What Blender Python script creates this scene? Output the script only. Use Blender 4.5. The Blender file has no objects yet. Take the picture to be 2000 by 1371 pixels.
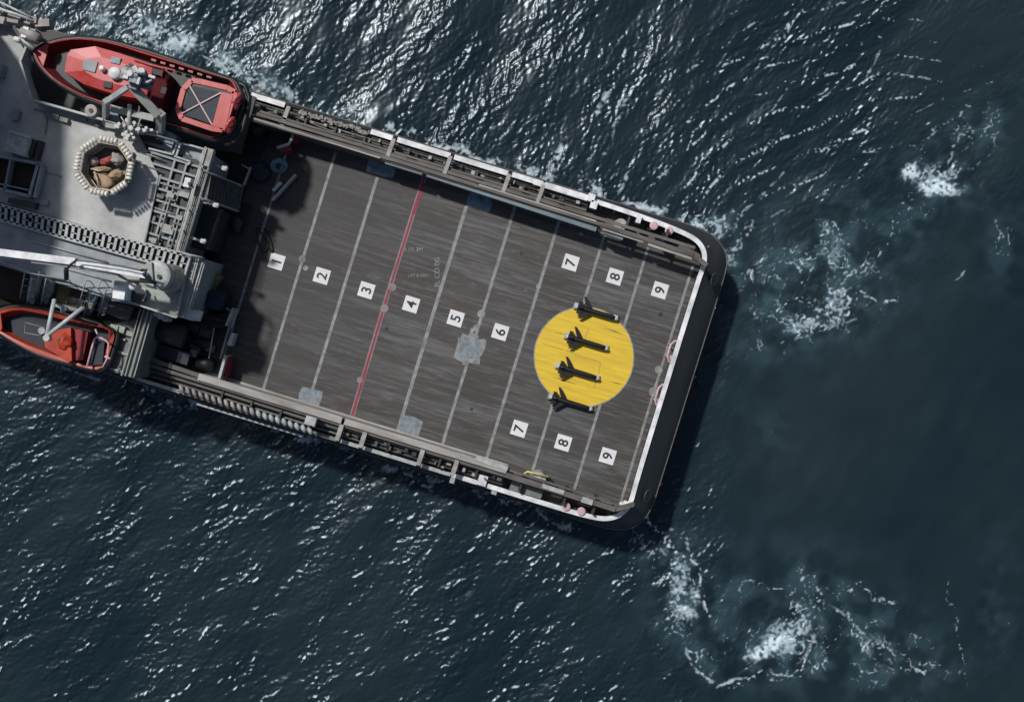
import bpy, bmesh, math, random
import numpy as np
from mathutils import Vector, Matrix
random.seed(7)
R = math.radians
scn = bpy.context.scene
# ------------------------------------------------------------------ camera, sky, sun, exposure
D = 75.0                       # camera height above the main deck (m)
PXM = 30.0                     # photo pixels per metre on the main deck
SEA = -4.5
cam_d = bpy.data.cameras.new('camera'); cam = bpy.data.objects.new('camera', cam_d)
scn.collection.objects.link(cam); scn.camera = cam
cam.location = (0, 0, D); cam.rotation_euler = (0, 0, 0)
cam_d.sensor_width = 36; cam_d.lens = 36*D/(2000/PXM); cam_d.clip_end = 9000; cam_d.clip_start = 1
SUN_EL = R(56); SUNV = Vector((-0.60, 0.80, 0)).normalized()      # horizontal direction towards the sun
w = bpy.data.worlds.new('World'); scn.world = w; w.use_nodes = True
nt = w.node_tree; sky = nt.nodes.new('ShaderNodeTexSky'); sky.sky_type = 'NISHITA'; sky.sun_disc = False
sky.sun_elevation = SUN_EL; sky.sun_rotation = math.atan2(SUNV.x, SUNV.y); sky.dust_density = 2.0
bg = nt.nodes['Background']; nt.links.new(sky.outputs[0], bg.inputs[0]); bg.inputs[1].default_value = 0.065
sl = bpy.data.lights.new('sun', 'SUN'); sl.energy = 3.5; sl.angle = R(3.0); sl.color = (1.0, 0.975, 0.945)
so = bpy.data.objects.new('sun', sl); scn.collection.objects.link(so)
sd = Vector((SUNV.x*math.cos(SUN_EL), SUNV.y*math.cos(SUN_EL), math.sin(SUN_EL)))
so.rotation_euler = sd.to_track_quat('Z', 'Y').to_euler(); so.location = sd*200
scn.view_settings.view_transform = 'Standard'; scn.view_settings.look = 'None'
scn.view_settings.exposure = -0.10; scn.view_settings.gamma = 1

# ------------------------------------------------------------------ helpers
A17 = R(17.0); CA, SA = math.cos(A17), math.sin(A17)
def P(x, y, z=0.0):            # a point of the photo at height z, as a place in the world
    k = (D-z)/D/PXM
    return Vector(((x-1000)*k, (685.5-y)*k, z))
def Q(s, t, z=0.0):            # the same, measured along / across the ship
    return P(s*CA-t*SA, s*SA+t*CA, z)
def tag(o, label=None, cat=None, group=None, kind=None):
    if label: o['label'] = label
    if cat: o['category'] = cat
    if group: o['group'] = group
    if kind: o['kind'] = kind
    return o
def empty(name, loc, label=None, cat=None, group=None):
    o = bpy.data.objects.new(name, None); scn.collection.objects.link(o); o.location = loc
    o.empty_display_size = .3
    return tag(o, label, cat, group)
def origin(o):
    v = Vector((0, 0, 0))
    while o: v = v+o.location; o = o.parent
    return v
class MB:
    def __init__(s): s.v = []; s.f = []; s.sm = []
    def add(s, vs, fs, smooth=False):
        n = len(s.v); s.v += [Vector(v) for v in vs]; s.f += [tuple(i+n for i in f) for f in fs]; s.sm += [smooth]*len(fs); return s
    def prism(s, pts, z0):     # pts: world points of the top outline; walls go straight down to z0
        n = len(pts); top = [Vector(p) for p in pts]; bot = [Vector((p.x, p.y, z0)) for p in top]
        ar = sum(top[i].x*top[(i+1) % n].y-top[(i+1) % n].x*top[i].y for i in range(n))
        if ar < 0: top.reverse(); bot.reverse()
        return s.add(top+bot, [tuple(range(n)), tuple(range(2*n-1, n-1, -1))]+[(i, i+n, (i+1) % n+n, (i+1) % n) for i in range(n)])
    def quad(s, *p): return s.add(p, [tuple(range(len(p)))])
    def bar(s, a, b, w, h, up=Vector((0, 0, 1))):     # box from a to b (top centre line), width w, depth h below
        a = Vector(a); b = Vector(b); d = (b-a).normalized(); r = d.cross(up)
        if r.length < 1e-4: r = Vector((1, 0, 0))
        r.normalize(); u = r.cross(d).normalized(); r = r*w/2
        vs = [a-r, a+r, b+r, b-r, a-r-u*h, a+r-u*h, b+r-u*h, b-r-u*h]
        return s.add(vs, [(0, 1, 2, 3), (7, 6, 5, 4), (0, 4, 5, 1), (1, 5, 6, 2), (2, 6, 7, 3), (3, 7, 4, 0)])
    def box(s, c, l, w, h, ang=-A17):                # c = centre of top face
        c = Vector(c); d = Vector((math.cos(ang), math.sin(ang), 0))*l/2
        return s.bar(c-d, c+d, w, h)
    def tube(s, pts, r, n=8, closed=False):
        pts = [Vector(p) for p in pts]; rings = []; m = len(pts)
        rs = r if isinstance(r, (list, tuple)) else [r]*m
        for i, p in enumerate(pts):
            if closed: d = pts[(i+1) % m]-pts[i-1]
            else: d = pts[min(i+1, m-1)]-pts[max(i-1, 0)]
            d.normalize(); a = d.cross(Vector((0, 0, 1)))
            if a.length < .05: a = d.cross(Vector((0, 1, 0)))
            a.normalize(); b = a.cross(d)
            rings.append([p+(a*math.cos(2*math.pi*k/n)+b*math.sin(2*math.pi*k/n))*rs[i] for k in range(n)])
        vs = [v for q in rings for v in q]; fs = []
        for i in range(m if closed else m-1):
            j = (i+1) % m
            fs += [(i*n+k, j*n+k, j*n+(k+1) % n, i*n+(k+1) % n) for k in range(n)]
        if not closed: fs += [tuple(range(n)), tuple(range(m*n-1, (m-1)*n-1, -1))]
        return s.add(vs, fs, True)
    def cyl(s, c, r, h, n=20, r2=None):               # c = centre of top
        c = Vector(c); r2 = r if r2 is None else r2
        top = [c+Vector((math.cos(2*math.pi*k/n)*r, math.sin(2*math.pi*k/n)*r, 0)) for k in range(n)]
        bot = [c+Vector((math.cos(2*math.pi*k/n)*r2, math.sin(2*math.pi*k/n)*r2, -h)) for k in range(n)]
        s.add(top, [tuple(range(n))]); s.add(top+bot, [(k, k+n, (k+1) % n+n, (k+1) % n) for k in range(n)], True)
        return s.add(bot, [tuple(range(n-1, -1, -1))])
    def dome(s, c, r, h, n=16, m=5):
        c = Vector(c); vs = []
        for j in range(m):
            a = j/m*math.pi/2
            vs += [c+Vector((math.cos(a)*r*math.cos(2*math.pi*k/n), math.cos(a)*r*math.sin(2*math.pi*k/n), math.sin(a)*h)) for k in range(n)]
        vs.append(c+Vector((0, 0, h))); fs = []
        for j in range(m-1): fs += [(j*n+k, j*n+(k+1) % n, (j+1)*n+(k+1) % n, (j+1)*n+k) for k in range(n)]
        fs += [((m-1)*n+k, (m-1)*n+(k+1) % n, m*n) for k in range(n)]
        return s.add(vs, fs, True)
    def build(s, name, mat, parent=None, label=None):
        me = bpy.data.meshes.new(name); o = bpy.data.objects.new(name, me); scn.collection.objects.link(o)
        if parent:
            o.parent = parent
        off = origin(parent) if parent else Vector((0, 0, 0))
        me.from_pydata([v-off for v in s.v], [], s.f); me.validate()
        if len(me.polygons) == len(s.sm): me.polygons.foreach_set('use_smooth', s.sm)
        me.materials.append(mat); me.update()
        if label: o['label'] = label
        return o
def recenter(root, loc):       # place an Empty or mesh origin at a thing's base without moving its shape
    pass
def solo(name, mb, mat, loc, label, cat, group=None):
    e = Vector(loc); me_o = mb.build(name, mat)
    me_o.data.transform(Matrix.Translation(-e)); me_o.location = e
    return tag(me_o, label, cat, group)

# ------------------------------------------------------------------ materials
def mat(name, col, rough=.55, metal=0, grime=.35, gcol=None, scale=1.2, stretch=None, bump=.0, rot=-A17):
    m = bpy.data.materials.new(name); m.use_nodes = True; n = m.node_tree.nodes; l = m.node_tree.links
    b = n['Principled BSDF']; b.inputs['Roughness'].default_value = rough; b.inputs['Metallic'].default_value = metal
    geo = n.new('ShaderNodeNewGeometry'); mp = n.new('ShaderNodeMapping'); mp.vector_type = 'TEXTURE'
    mp.inputs['Rotation'].default_value = (0, 0, rot)
    if stretch: mp.inputs['Scale'].default_value = stretch
    l.new(geo.outputs['Position'], mp.inputs[0])
    t = n.new('ShaderNodeTexNoise'); t.inputs['Scale'].default_value = scale; t.inputs['Detail'].default_value = 8; t.inputs['Roughness'].default_value = .65
    l.new(mp.outputs[0], t.inputs['Vector'])
    r = n.new('ShaderNodeMapRange'); r.inputs[1].default_value = .38; r.inputs[2].default_value = .66; l.new(t.outputs[0], r.inputs[0])
    mx = n.new('ShaderNodeMix'); mx.data_type = 'RGBA'
    g = gcol or [c*(1-grime) for c in col]
    mx.inputs[6].default_value = (*col, 1); mx.inputs[7].default_value = (*g, 1); l.new(r.outputs[0], mx.inputs[0])
    l.new(mx.outputs[2], b.inputs['Base Color'])
    if bump:
        bp = n.new('ShaderNodeBump'); bp.inputs['Strength'].default_value = bump; bp.inputs['Distance'].default_value = .02
        t2 = n.new('ShaderNodeTexNoise'); t2.inputs['Scale'].default_value = scale*6; l.new(mp.outputs[0], t2.inputs['Vector'])
        l.new(t2.outputs[0], bp.inputs['Height']); l.new(bp.outputs[0], b.inputs['Normal'])
    return m
M = dict(
 white=mat('white_paint', (.80, .81, .81), .45, grime=.45, scale=1.6, stretch=(1.5, 1.5, 1)),
 dullwhite=mat('dull_white_paint', (.42, .44, .43), .5, grime=.4, scale=2.5),
 grey=mat('deck_grey_paint', (.46, .465, .45), .6, gcol=(.28, .285, .275), scale=.5),
 midgrey=mat('mid_grey_paint', (.27, .30, .31), .55, gcol=(.18, .205, .22), scale=1.0),
 dark=mat('dark_steel', (.022, .026, .028), .6, gcol=(.035, .035, .034), scale=1.5),
 black=mat('black_rubber_and_shade', (.010, .012, .013), .5, grime=.3),
 hull=mat('hull_black_paint', (.030, .035, .038), .5, gcol=(.046, .050, .052), scale=.8, stretch=(.6, 3, 3)),
 brown=mat('weathered_brown_steel', (.13, .12, .108), .65, gcol=(.06, .052, .046), scale=1.8, stretch=(3, .7, 1)),
 beige=mat('worn_beige_steel', (.36, .345, .32), .6, gcol=(.20, .175, .155), scale=1.4, stretch=(4, .8, 1)),
 teal=mat('pale_teal_steel', (.16, .215, .23), .55, gcol=(.10, .135, .145), scale=1.2, stretch=(4, .8, 1)),
 pipe=mat('grey_pipe', (.12, .122, .118), .5, gcol=(.06, .056, .05), scale=3),
 red=mat('red_boat_paint', (.25, .012, .016), .38, gcol=(.26, .016, .02), scale=1.5),
 pink=mat('faded_red_paint', (.50, .075, .080), .34, gcol=(.40, .035, .022), scale=.9),
 orange=mat('orange_boat_paint', (.48, .060, .018), .36, gcol=(.27, .022, .009), scale=1.2),
 darkred=mat('dark_red_liner', (.095, .001, .004), .9, grime=.5, scale=1.5),
 navy=mat('navy_tarpaulin', (.018, .026, .040), .65, grime=.35, bump=.3),
 blue=mat('blue_tarpaulin_and_shade', (.008, .02, .045), .6, grime=.5),
 line=mat('worn_line_paint', (.27, .28, .275), .6, gcol=(.12, .125, .12), scale=2.0),
 redline=mat('worn_red_line_paint', (.27, .012, .030), .6, gcol=(.17, .03, .04), scale=1.8),
 pinkline=mat('worn_pink_paint', (.26, .20, .20), .6, gcol=(.14, .125, .125), scale=1.2),
 panel=mat('white_panel_paint', (.70, .70, .70), .55, grime=.16, scale=2, stretch=(4, .4, 1)),
 ink=mat('black_lettering', (.018, .018, .02), .6, grime=.1),
 yellow=mat('yellow_deck_paint', (.72, .495, .022), .55, gcol=(.53, .36, .030), scale=1.6, stretch=(5, .4, 1)),
 yrail=mat('yellow_rail_paint', (.62, .50, .16), .5, grime=.3),
 olive=mat('olive_deck_paint', (.19, .165, .065), .6, grime=.45),
 patch=mat('blue_grey_plate', (.21, .25, .28), .55, gcol=(.11, .125, .13), scale=3),
 bluepatch=mat('blue_painted_plate', (.18, .31, .40), .55, gcol=(.06, .08, .10), scale=1.4),
 cream=mat('cream_float_foam', (.84, .79, .68), .6, grime=.35, scale=6),
 creambar=mat('cream_rope_frame', (.50, .44, .33), .6, grime=.3, scale=5),
 net=mat('grey_net_floor', (.26, .25, .235), .75, gcol=(.11, .10, .09), scale=6),
 canvas=mat('tan_canvas', (.40, .29, .19), .8, gcol=(.27, .18, .10), scale=4, bump=.6),
 canvas2=mat('grey_canvas', (.36, .34, .31), .8, grime=.4, scale=4, bump=.6),
 redcloth=mat('red_cloth', (.42, .09, .10), .8, grime=.4),
 green=mat('grey_green_paint', (.33, .35, .315), .55, gcol=(.22, .24, .21), scale=1.6),
 dimgreen=mat('dim_grey_green_paint', (.17, .185, .17), .55, gcol=(.10, .11, .10), scale=2),
 pinkcap=mat('pale_pink_paint', (.60, .40, .41), .5, grime=.25, scale=4),
 bluegrey=mat('blue_grey_machinery', (.15, .21, .25), .4, grime=.5, scale=4),
 rust_and_shade=mat('rusty_floor_and_shade', (.028, .015, .012), .8, grime=.5),
 rocket=mat('charcoal_rocket_skin', (.010, .010, .011), .38, grime=.2),
 cap=mat('light_grey_metal', (.50, .51, .50), .4, grime=.3, scale=5),
 tarred=mat('worn_grey_rope_mesh', (.30, .29, .27), .8, gcol=(.12, .11, .10), scale=7),
)
def deck_material():
    m = bpy.data.materials.new('weathered_wood_deck'); m.use_nodes = True; n = m.node_tree.nodes; l = m.node_tree.links
    b = n['Principled BSDF']; b.inputs['Roughness'].default_value = .62
    geo = n.new('ShaderNodeNewGeometry'); mp = n.new('ShaderNodeMapping'); mp.vector_type = 'POINT'
    mp.inputs['Rotation'].default_value = (0, 0, A17); l.new(geo.outputs['Position'], mp.inputs[0])
    def noise(scl, stretch, det=8, ro=.6, seed=0):
        q = n.new('ShaderNodeMapping'); q.inputs['Scale'].default_value = stretch; q.inputs['Location'].default_value = (seed, seed*1.7, 0)
        l.new(mp.outputs[0], q.inputs[0]); t = n.new('ShaderNodeTexNoise'); t.inputs['Scale'].default_value = scl
        t.inputs['Detail'].default_value = det; t.inputs['Roughness'].default_value = ro; l.new(q.outputs[0], t.inputs['Vector']); return t.outputs[0]
    def rng(v, a, b_, c=0, d=1):
        r = n.new('ShaderNodeMapRange'); r.inputs[1].default_value = a; r.inputs[2].default_value = b_
        r.inputs[3].default_value = c; r.inputs[4].default_value = d; l.new(v, r.inputs[0]); return r.outputs[0]
    def mix(f, a, b_, mode='MIX'):
        x = n.new('ShaderNodeMix'); x.data_type = 'RGBA'; x.blend_type = mode
        if isinstance(f, float): x.inputs[0].default_value = f
        else: l.new(f, x.inputs[0])
        for i, c in ((6, a), (7, b_)):
            if isinstance(c, tuple): x.inputs[i].default_value = (*c, 1)
            else: l.new(c, x.inputs[i])
        return x.outputs[2]
    c = mix(rng(noise(.16, (.8, 1.6, 1), 6, .6), .42, .58), (.078, .083, .086), (.050, .042, .036))
    c = mix(rng(noise(.22, (1, 1.3, 1), 4, .5, 9), .5, .7), c, (.060, .066, .062))
    c = mix(rng(noise(1.0, (.10, 1.9, 1), 9, .72), .46, .64, 0, .85), c, (.034, .031, .029))       # dark streaks along the planks
    c = mix(rng(noise(1.0, (.13, 2.6, 1), 9, .72, 4), .52, .70, 0, .85), c, (.165, .162, .158))     # pale worn streaks
    c = mix(rng(noise(2.2, (.30, 3.6, 1), 7, .75, 14), .50, .66, 0, .6), c, (.030, .028, .027))
    sep = n.new('ShaderNodeSeparateXYZ'); l.new(mp.outputs[0], sep.inputs[0])
    # planks: seams every 0.22 m across, tone varying plank by plank
    mu = n.new('ShaderNodeMath'); mu.operation = 'MULTIPLY'; mu.inputs[1].default_value = 1/.24; l.new(sep.outputs[1], mu.inputs[0])
    fr = n.new('ShaderNodeMath'); fr.operation = 'FRACT'; l.new(mu.outputs[0], fr.inputs[0])
    fl = n.new('ShaderNodeMath'); fl.operation = 'FLOOR'; l.new(mu.outputs[0], fl.inputs[0])
    sx = n.new('ShaderNodeMath'); sx.operation = 'MULTIPLY'; sx.inputs[1].default_value = 1/5.1; l.new(sep.outputs[0], sx.inputs[0])
    fx = n.new('ShaderNodeMath'); fx.operation = 'FLOOR'; l.new(sx.outputs[0], fx.inputs[0])
    cb = n.new('ShaderNodeCombineXYZ'); l.new(fl.outputs[0], cb.inputs[0]); l.new(fx.outputs[0], cb.inputs[1])
    wn = n.new('ShaderNodeTexWhiteNoise'); wn.noise_dimensions = '2D'; l.new(cb.outputs[0], wn.inputs['Vector'])
    c = mix(rng(wn.outputs[0], 0, 1, 0, .42), c, (.045, .041, .038))
    c = mix(rng(fr.outputs[0], .0, .10, .35, 0), c, (.025, .024, .022))
    c = mix(rng(noise(.5, (1, 1, 1), 5, .6, 21), .60, .72, 0, .3), c, (.12, .115, .105))
    bx = n.new('ShaderNodeMath'); bx.operation = 'MULTIPLY_ADD'; bx.inputs[1].default_value = PXM/91.5; bx.inputs[2].default_value = -(622-(1000*CA+685.5*SA))/91.5; l.new(sep.outputs[0], bx.inputs[0])
    bf = n.new('ShaderNodeMath'); bf.operation = 'FLOOR'; l.new(bx.outputs[0], bf.inputs[0])
    by = n.new('ShaderNodeMath'); by.operation = 'MULTIPLY'; by.inputs[1].default_value = 1/.96; l.new(sep.outputs[1], by.inputs[0])
    byf = n.new('ShaderNodeMath'); byf.operation = 'FLOOR'; l.new(by.outputs[0], byf.inputs[0])
    cb2 = n.new('ShaderNodeCombineXYZ'); l.new(bf.outputs[0], cb2.inputs[0]); l.new(byf.outputs[0], cb2.inputs[1])
    wn2 = n.new('ShaderNodeTexWhiteNoise'); wn2.noise_dimensions = '2D'; l.new(cb2.outputs[0], wn2.inputs['Vector'])
    c = mix(rng(wn2.outputs[0],   .45, 1, 0, .50), c, (.036, .032, .029)); c = mix(rng(wn2.outputs[0], .0, .40, .40, 0), c, (.135, .136, .135))
    cb3 = n.new('ShaderNodeCombineXYZ'); l.new(bf.outputs[0], cb3.inputs[0])
    wn3 = n.new('ShaderNodeTexWhiteNoise'); wn3.noise_dimensions = '2D'; l.new(cb3.outputs[0], wn3.inputs['Vector'])
    c = mix(rng(wn3.outputs[0], 0, 1, 0, .22), c, (.06, .045, .036))
    c = mix(rng(noise(.55, (.16, 1.5, 1), 8, .7, 53), .54, .66, 0, .7), c, (.128, .125, .120))
    c = mix(rng(noise(.50, (.18, 1.4, 1), 8, .7, 59), .54, .66, 0, .6), c, (.036, .031, .028))
    c = mix(rng(noise(.38, (.5, 1.6, 1), 8, .7, 41), .54, .60, 0, .62), c, (.036, .030, .026))     # broad stains
    c = mix(rng(noise(.9, (.45, 1.5, 1), 9, .75, 47), .58, .66, 0, .6), c, (.150, .149, .145))    # scuffed bare patches
    for sd, a_, b_, col_, st_ in ((61, .50, .60, (.030, .027, .025), .62), (67, .52, .62, (.135, .134, .132), .5), (73, .50, .62, (.050, .038, .031), .45)):
        c = mix(rng(noise(1.0, (.34, 4.2, 1) if sd != 73 else (.2, 1.3, 1), 7, .62, sd), a_, b_, 0, st_), c, col_)
    # superstructure shade painted into the deck colour, fading aft with a ragged edge
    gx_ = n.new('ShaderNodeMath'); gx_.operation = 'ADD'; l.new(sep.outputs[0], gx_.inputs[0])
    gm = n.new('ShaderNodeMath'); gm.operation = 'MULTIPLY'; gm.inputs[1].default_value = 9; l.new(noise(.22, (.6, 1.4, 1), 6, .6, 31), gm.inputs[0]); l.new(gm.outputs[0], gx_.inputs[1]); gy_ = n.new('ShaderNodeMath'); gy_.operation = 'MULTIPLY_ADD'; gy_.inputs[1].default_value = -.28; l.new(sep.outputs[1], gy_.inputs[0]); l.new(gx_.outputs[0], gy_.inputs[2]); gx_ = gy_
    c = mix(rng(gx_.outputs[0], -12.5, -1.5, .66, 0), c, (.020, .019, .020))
    l.new(c, b.inputs['Base Color'])
    bp = n.new('ShaderNodeBump'); bp.inputs['Strength'].default_value = .35; bp.inputs['Distance'].default_value = .015
    l.new(noise(3, (.2, 5, 1), 6), bp.inputs['Height']); l.new(bp.outputs[0], b.inputs['Normal'])
    return m
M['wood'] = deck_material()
def water_material():
    m = bpy.data.materials.new('sea_water'); m.use_nodes = True; n = m.node_tree.nodes; l = m.node_tree.links
    b = n['Principled BSDF']; b.inputs['IOR'].default_value = 1.333; b.inputs['Specular Tint'].default_value = (.80, .93, 1, 1)
    fa = n.new('ShaderNodeAttribute'); fa.attribute_name = 'foam_glint'
    ma = n.new('ShaderNodeAttribute'); ma.attribute_name = 'aerated'
    geo = n.new('ShaderNodeNewGeometry')
    t0 = n.new('ShaderNodeTexNoise'); t0.inputs['Scale'].default_value = .06; t0.inputs['Detail'].default_value = 5; l.new(geo.outputs['Position'], t0.inputs['Vector'])
    r0 = n.new('ShaderNodeMapRange'); r0.inputs[1].default_value = .38; r0.inputs[2].default_value = .62; l.new(t0.outputs[0], r0.inputs[0])
    m0 = n.new('ShaderNodeMix'); m0.data_type = 'RGBA'; m0.inputs[6].default_value = (.0090, .0195, .0275, 1); m0.inputs[7].default_value = (.0165, .0290, .0330, 1); l.new(r0.outputs[0], m0.inputs[0])
    m1 = n.new('ShaderNodeMix'); m1.data_type = 'RGBA'; m1.inputs[7].default_value = (.06, .115, .14, 1); l.new(m0.outputs[2], m1.inputs[6]); l.new(ma.outputs['Fac'], m1.inputs[0])
    # foam and painted glints: broken up at bubble scale
    t1 = n.new('ShaderNodeTexNoise'); t1.inputs['Scale'].default_value = 3.5; t1.inputs['Detail'].default_value = 6; t1.inputs['Roughness'].default_value = .7; l.new(geo.outputs['Position'], t1.inputs['Vector'])
    ad = n.new('ShaderNodeMath'); ad.operation = 'MULTIPLY_ADD'; ad.inputs[1].default_value = .5; l.new(t1.outputs[0], ad.inputs[0]); l.new(fa.outputs['Fac'], ad.inputs[2])
    r1 = n.new('ShaderNodeMapRange'); r1.inputs[1].default_value = .42; r1.inputs[2].default_value = 1.15; l.new(ad.outputs[0], r1.inputs[0])
    m2 = n.new('ShaderNodeMix'); m2.data_type = 'RGBA'; m2.inputs[7].default_value = (.58, .68, .74, 1); l.new(m1.outputs[2], m2.inputs[6]); l.new(r1.outputs[0], m2.inputs[0])
    l.new(m2.outputs[2], b.inputs['Base Color'])
    rr = n.new('ShaderNodeMapRange'); rr.inputs[3].default_value = .25; rr.inputs[4].default_value = .8; l.new(r1.outputs[0], rr.inputs[0]); l.new(rr.outputs[0], b.inputs['Roughness'])
    sp = n.new('ShaderNodeMapping'); sp.inputs['Rotation'].default_value = (0, 0, R(-55)); sp.inputs['Scale'].default_value = (.8, 2.0, 1); l.new(geo.outputs['Position'], sp.inputs[0])
    t2 = n.new('ShaderNodeTexNoise'); t2.inputs['Scale'].default_value = 1.6; t2.inputs['Detail'].default_value = 5; l.new(sp.outputs[0], t2.inputs['Vector'])
    ra = n.new('ShaderNodeAttribute'); ra.attribute_name = 'ripple'
    bp = n.new('ShaderNodeBump'); bp.inputs['Distance'].default_value = .10
    ms = n.new('ShaderNodeMath'); ms.operation = 'MULTIPLY'; ms.inputs[1].default_value = .35; l.new(ra.outputs['Fac'], ms.inputs[0]); l.new(ms.outputs[0], bp.inputs['Strength'])
    l.new(t2.outputs[0], bp.inputs['Height']); l.new(bp.outputs[0], b.inputs['Normal'])
    return m
M['water'] = water_material()

# ------------------------------------------------------------------ the sea
def make_sea():
    rng = np.random.default_rng(11)
    dx = .075; nx, ny = 1060, 760
    xi = (np.arange(nx)-(nx-1)/2)*dx; yi = (np.arange(ny)-(ny-1)/2)*dx
    X, Y = np.meshgrid(xi, yi)
    k = (D-SEA)/D/PXM
    px = X/k+1000; py = 685.5-Y/k                      # where each spot of sea lies in the photo's frame
    fx = np.fft.fftfreq(nx, dx)*2*np.pi; fy = np.fft.fftfreq(ny, dx)*2*np.pi
    KX, KY = np.meshgrid(fx, fy); K = np.hypot(KX, KY)+1e-9; TH = np.arctan2(KY, KX)
    def field(lam, spread, ang, dirp, seed):
        """noise whose wavelengths centre on lam, with crests running along ang (degrees, image-up)"""
        g = np.random.default_rng(seed).normal(size=(ny, nx))
        k0 = 2*np.pi/lam
        amp = np.exp(-(np.log(K/k0))**2/(2*spread**2))/K
        if dirp: amp = amp*np.abs(np.cos(TH-R(ang+90)))**dirp
        f = np.real(np.fft.ifft2(np.fft.fft2(g)*amp)); return f/f.std()
    def blob(cx, cy, rx, ry, a=0):
        c, s = math.cos(R(a)), math.sin(R(a)); u = (px-cx)*c-(py-cy)*s; v = (px-cx)*s+(py-cy)*c
        return np.exp(-(u/rx)**2-(v/ry)**2)
    def path(pts, wd, fade=True):
        out = np.zeros_like(px)
        for i in range(len(pts)-1):
            (x0, y0), (x1, y1) = pts[i], pts[i+1]; L2 = (x1-x0)**2+(y1-y0)**2
            t = np.clip(((px-x0)*(x1-x0)+(py-y0)*(y1-y0))/L2, 0, 1)
            d = np.hypot(px-x0-t*(x1-x0), py-y0-t*(y1-y0)); out = np.maximum(out, np.exp(-(d/wd)**2))
        return out
    def warp(f, a, seed):                             # jitter a field by another noise
        wx = field(3.5, .5, 0, 0, seed)*a; wy = field(3.5, .5, 0, 0, seed+1)*a
        ix = np.clip(np.arange(nx)[None, :]+wx/dx, 0, nx-1).astype(int); iy = np.clip(np.arange(ny)[:, None]+wy/dx, 0, ny-1).astype(int)
        return f[iy, ix]
    sst = lambda a, b, x: (lambda t: t*t*(3-2*t))(np.clip((x-a)/(b-a), 0, 1))
    # direction zones
    wB = sst(420, 760, py-0.25*(px-600))*(1-sst(1250, 1500, px))            # below the ship: flatter crests
    wC = sst(1250, 1700, px+.3*(400-py))*(1-sst(500, 900, py))               # upper right: fan of shallow crests
    wA = np.clip(1-wB-wC, 0, 1)
    def mixf(lam, sp, d, seed):
        return wA*field(lam, sp, 62, d, seed)+wB*field(lam, sp, 36, d, seed+1)+wC*field(lam, sp, 32, d*1.5, seed+2)
    h_sw = field(8, .4, 55, 3, 1)*.075
    h1 = mixf(2.3, .34, 3, 10); h2 = mixf(.85, .36, 2.0, 20); h3 = mixf(.37, .30, 1.2, 30)
    envn = .7*field(3.2, .5, 58, 1.5, 40)+.7*field(8, .5, 20, 0, 41)
    env = np.clip(.76+.27*envn, .2, 1.6)
    # calm water: the slick in the wake astern, and the lee just beside the hull
    calm = sst(1330, 1480, px)*sst(330, 560, py-.0*px)*1.0
    calm = np.clip(calm*1.0, 0, 1)
    calm = np.maximum(calm, sst(1500, 1760, px)*sst(240, 420, py))
    calm = np.maximum(calm, .55*sst(1250, 1420, px)*sst(900, 1100, py))
    calm = np.maximum(calm, sst(1650, 1900, px)*.6)
    rough = (1-.93*calm)
    # stirred water round the wake's boils
    stir = np.clip(blob(1600, 560, 190, 110, 20)+blob(1820, 360, 110, 70)+blob(1350, 1160, 90, 160)+blob(1520, 1260, 170, 90, 25)+.5*blob(1900, 1250, 130, 100), 0, 1)
    rough = np.clip(rough+.55*stir, 0, 1)
    tl = 1-.10*(1-sst(1000, 1350, px))*(1-sst(260, 520, py))
    E = env*rough*tl
    hgt = h_sw*(1-.6*calm)+.023*h1*(.5+.5*E)+.0180*h2*E+.0128*h3*E
    iso = field(1.4, .35, 0, 0, 50)*.018*stir+field(.6, .3, 0, 0, 51)*.008*stir
    hgt = hgt+iso
    # --- foam
    n1 = field(1.5, .4, 0, 0, 60); n2 = field(.7, .4, 0, 0, 61); n3 = field(3.2, .4, 0, 0, 62); n4 = field(.35, .35, 0, 0, 63)
    m1 = field(2.4, .28, 0, 0, 64); m2 = field(1.2, .28, 0, 0, 65); m3 = field(.6, .3, 0, 0, 66)
    gq = lambda f, w: np.exp(-(f/w)**2)
    lace = np.clip(gq(m1+.25*m3, .20)*.8+gq(m2+.3*m3, .24)*.55*(m1 > -.6)+gq(m3, .3)*.25, 0, 1.15)*np.clip(.72+.5*n3, .15, 1.2)
    fluff = np.clip(.28+.40*n3+.30*m2+.42*m3+.38*n4, 0, 1.1)
    foam_glint = np.zeros_like(px)
    reg = np.zeros_like(px)
    for (cx, cy, rx, ry, a, g) in ((1610, 520, 140, 115, 30, .62), (1600, 625, 130, 42, 20, .80), (1480, 560, 65, 60, 0, .55), (1520, 500, 60, 26, 35, .4), (1840, 350, 75, 45, -15, .85), (1900, 260, 110, 50, 30, .45),
         (1790, 420, 40, 60, -20, .42), (1330, 1130, 45, 75, 5, .8), (1345, 1200, 60, 45, 0, .7), (1290, 1090, 50, 30, -40, .55), (1540, 1240, 100, 60, 30, .9), (1490, 1150, 120, 30, 0, .38), (1600, 1150, 70, 50, -40, .50), (1590, 1290, 60, 40, 60, .55),
         (1440, 1290, 110, 40, -15, .62), (1380, 440, 75, 36, -20, .9), (1425, 500, 24, 50, 20, .75), (1240, 1040, 70, 30, -17, .5), (1720, 1270, 110, 80, -30, .6), (1800, 1290, 90, 60, 0, .35), (1960, 480, 50, 80, 0, .3), (330, 72, 120, 36, -17, 1.0), (440, 125, 90, 30, -25, .9), (520, 165, 60, 26, -17, .8),
         (370, 85, 34, 26, 0, .9), (190, 35, 120, 34, -15, .6), (600, 190, 140, 30, -17, .45), (1090, 320, 20, 40, 20, .6), (1500, 850, 70, 60, 0, .16), (60, 690, 90, 22, -25, .45), (850, 350, 240, 20, -17, .35), (1950, 1180, 40, 140, 0, .2)):
        reg = np.maximum(reg, g*blob(cx, cy, rx, ry, a))
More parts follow.
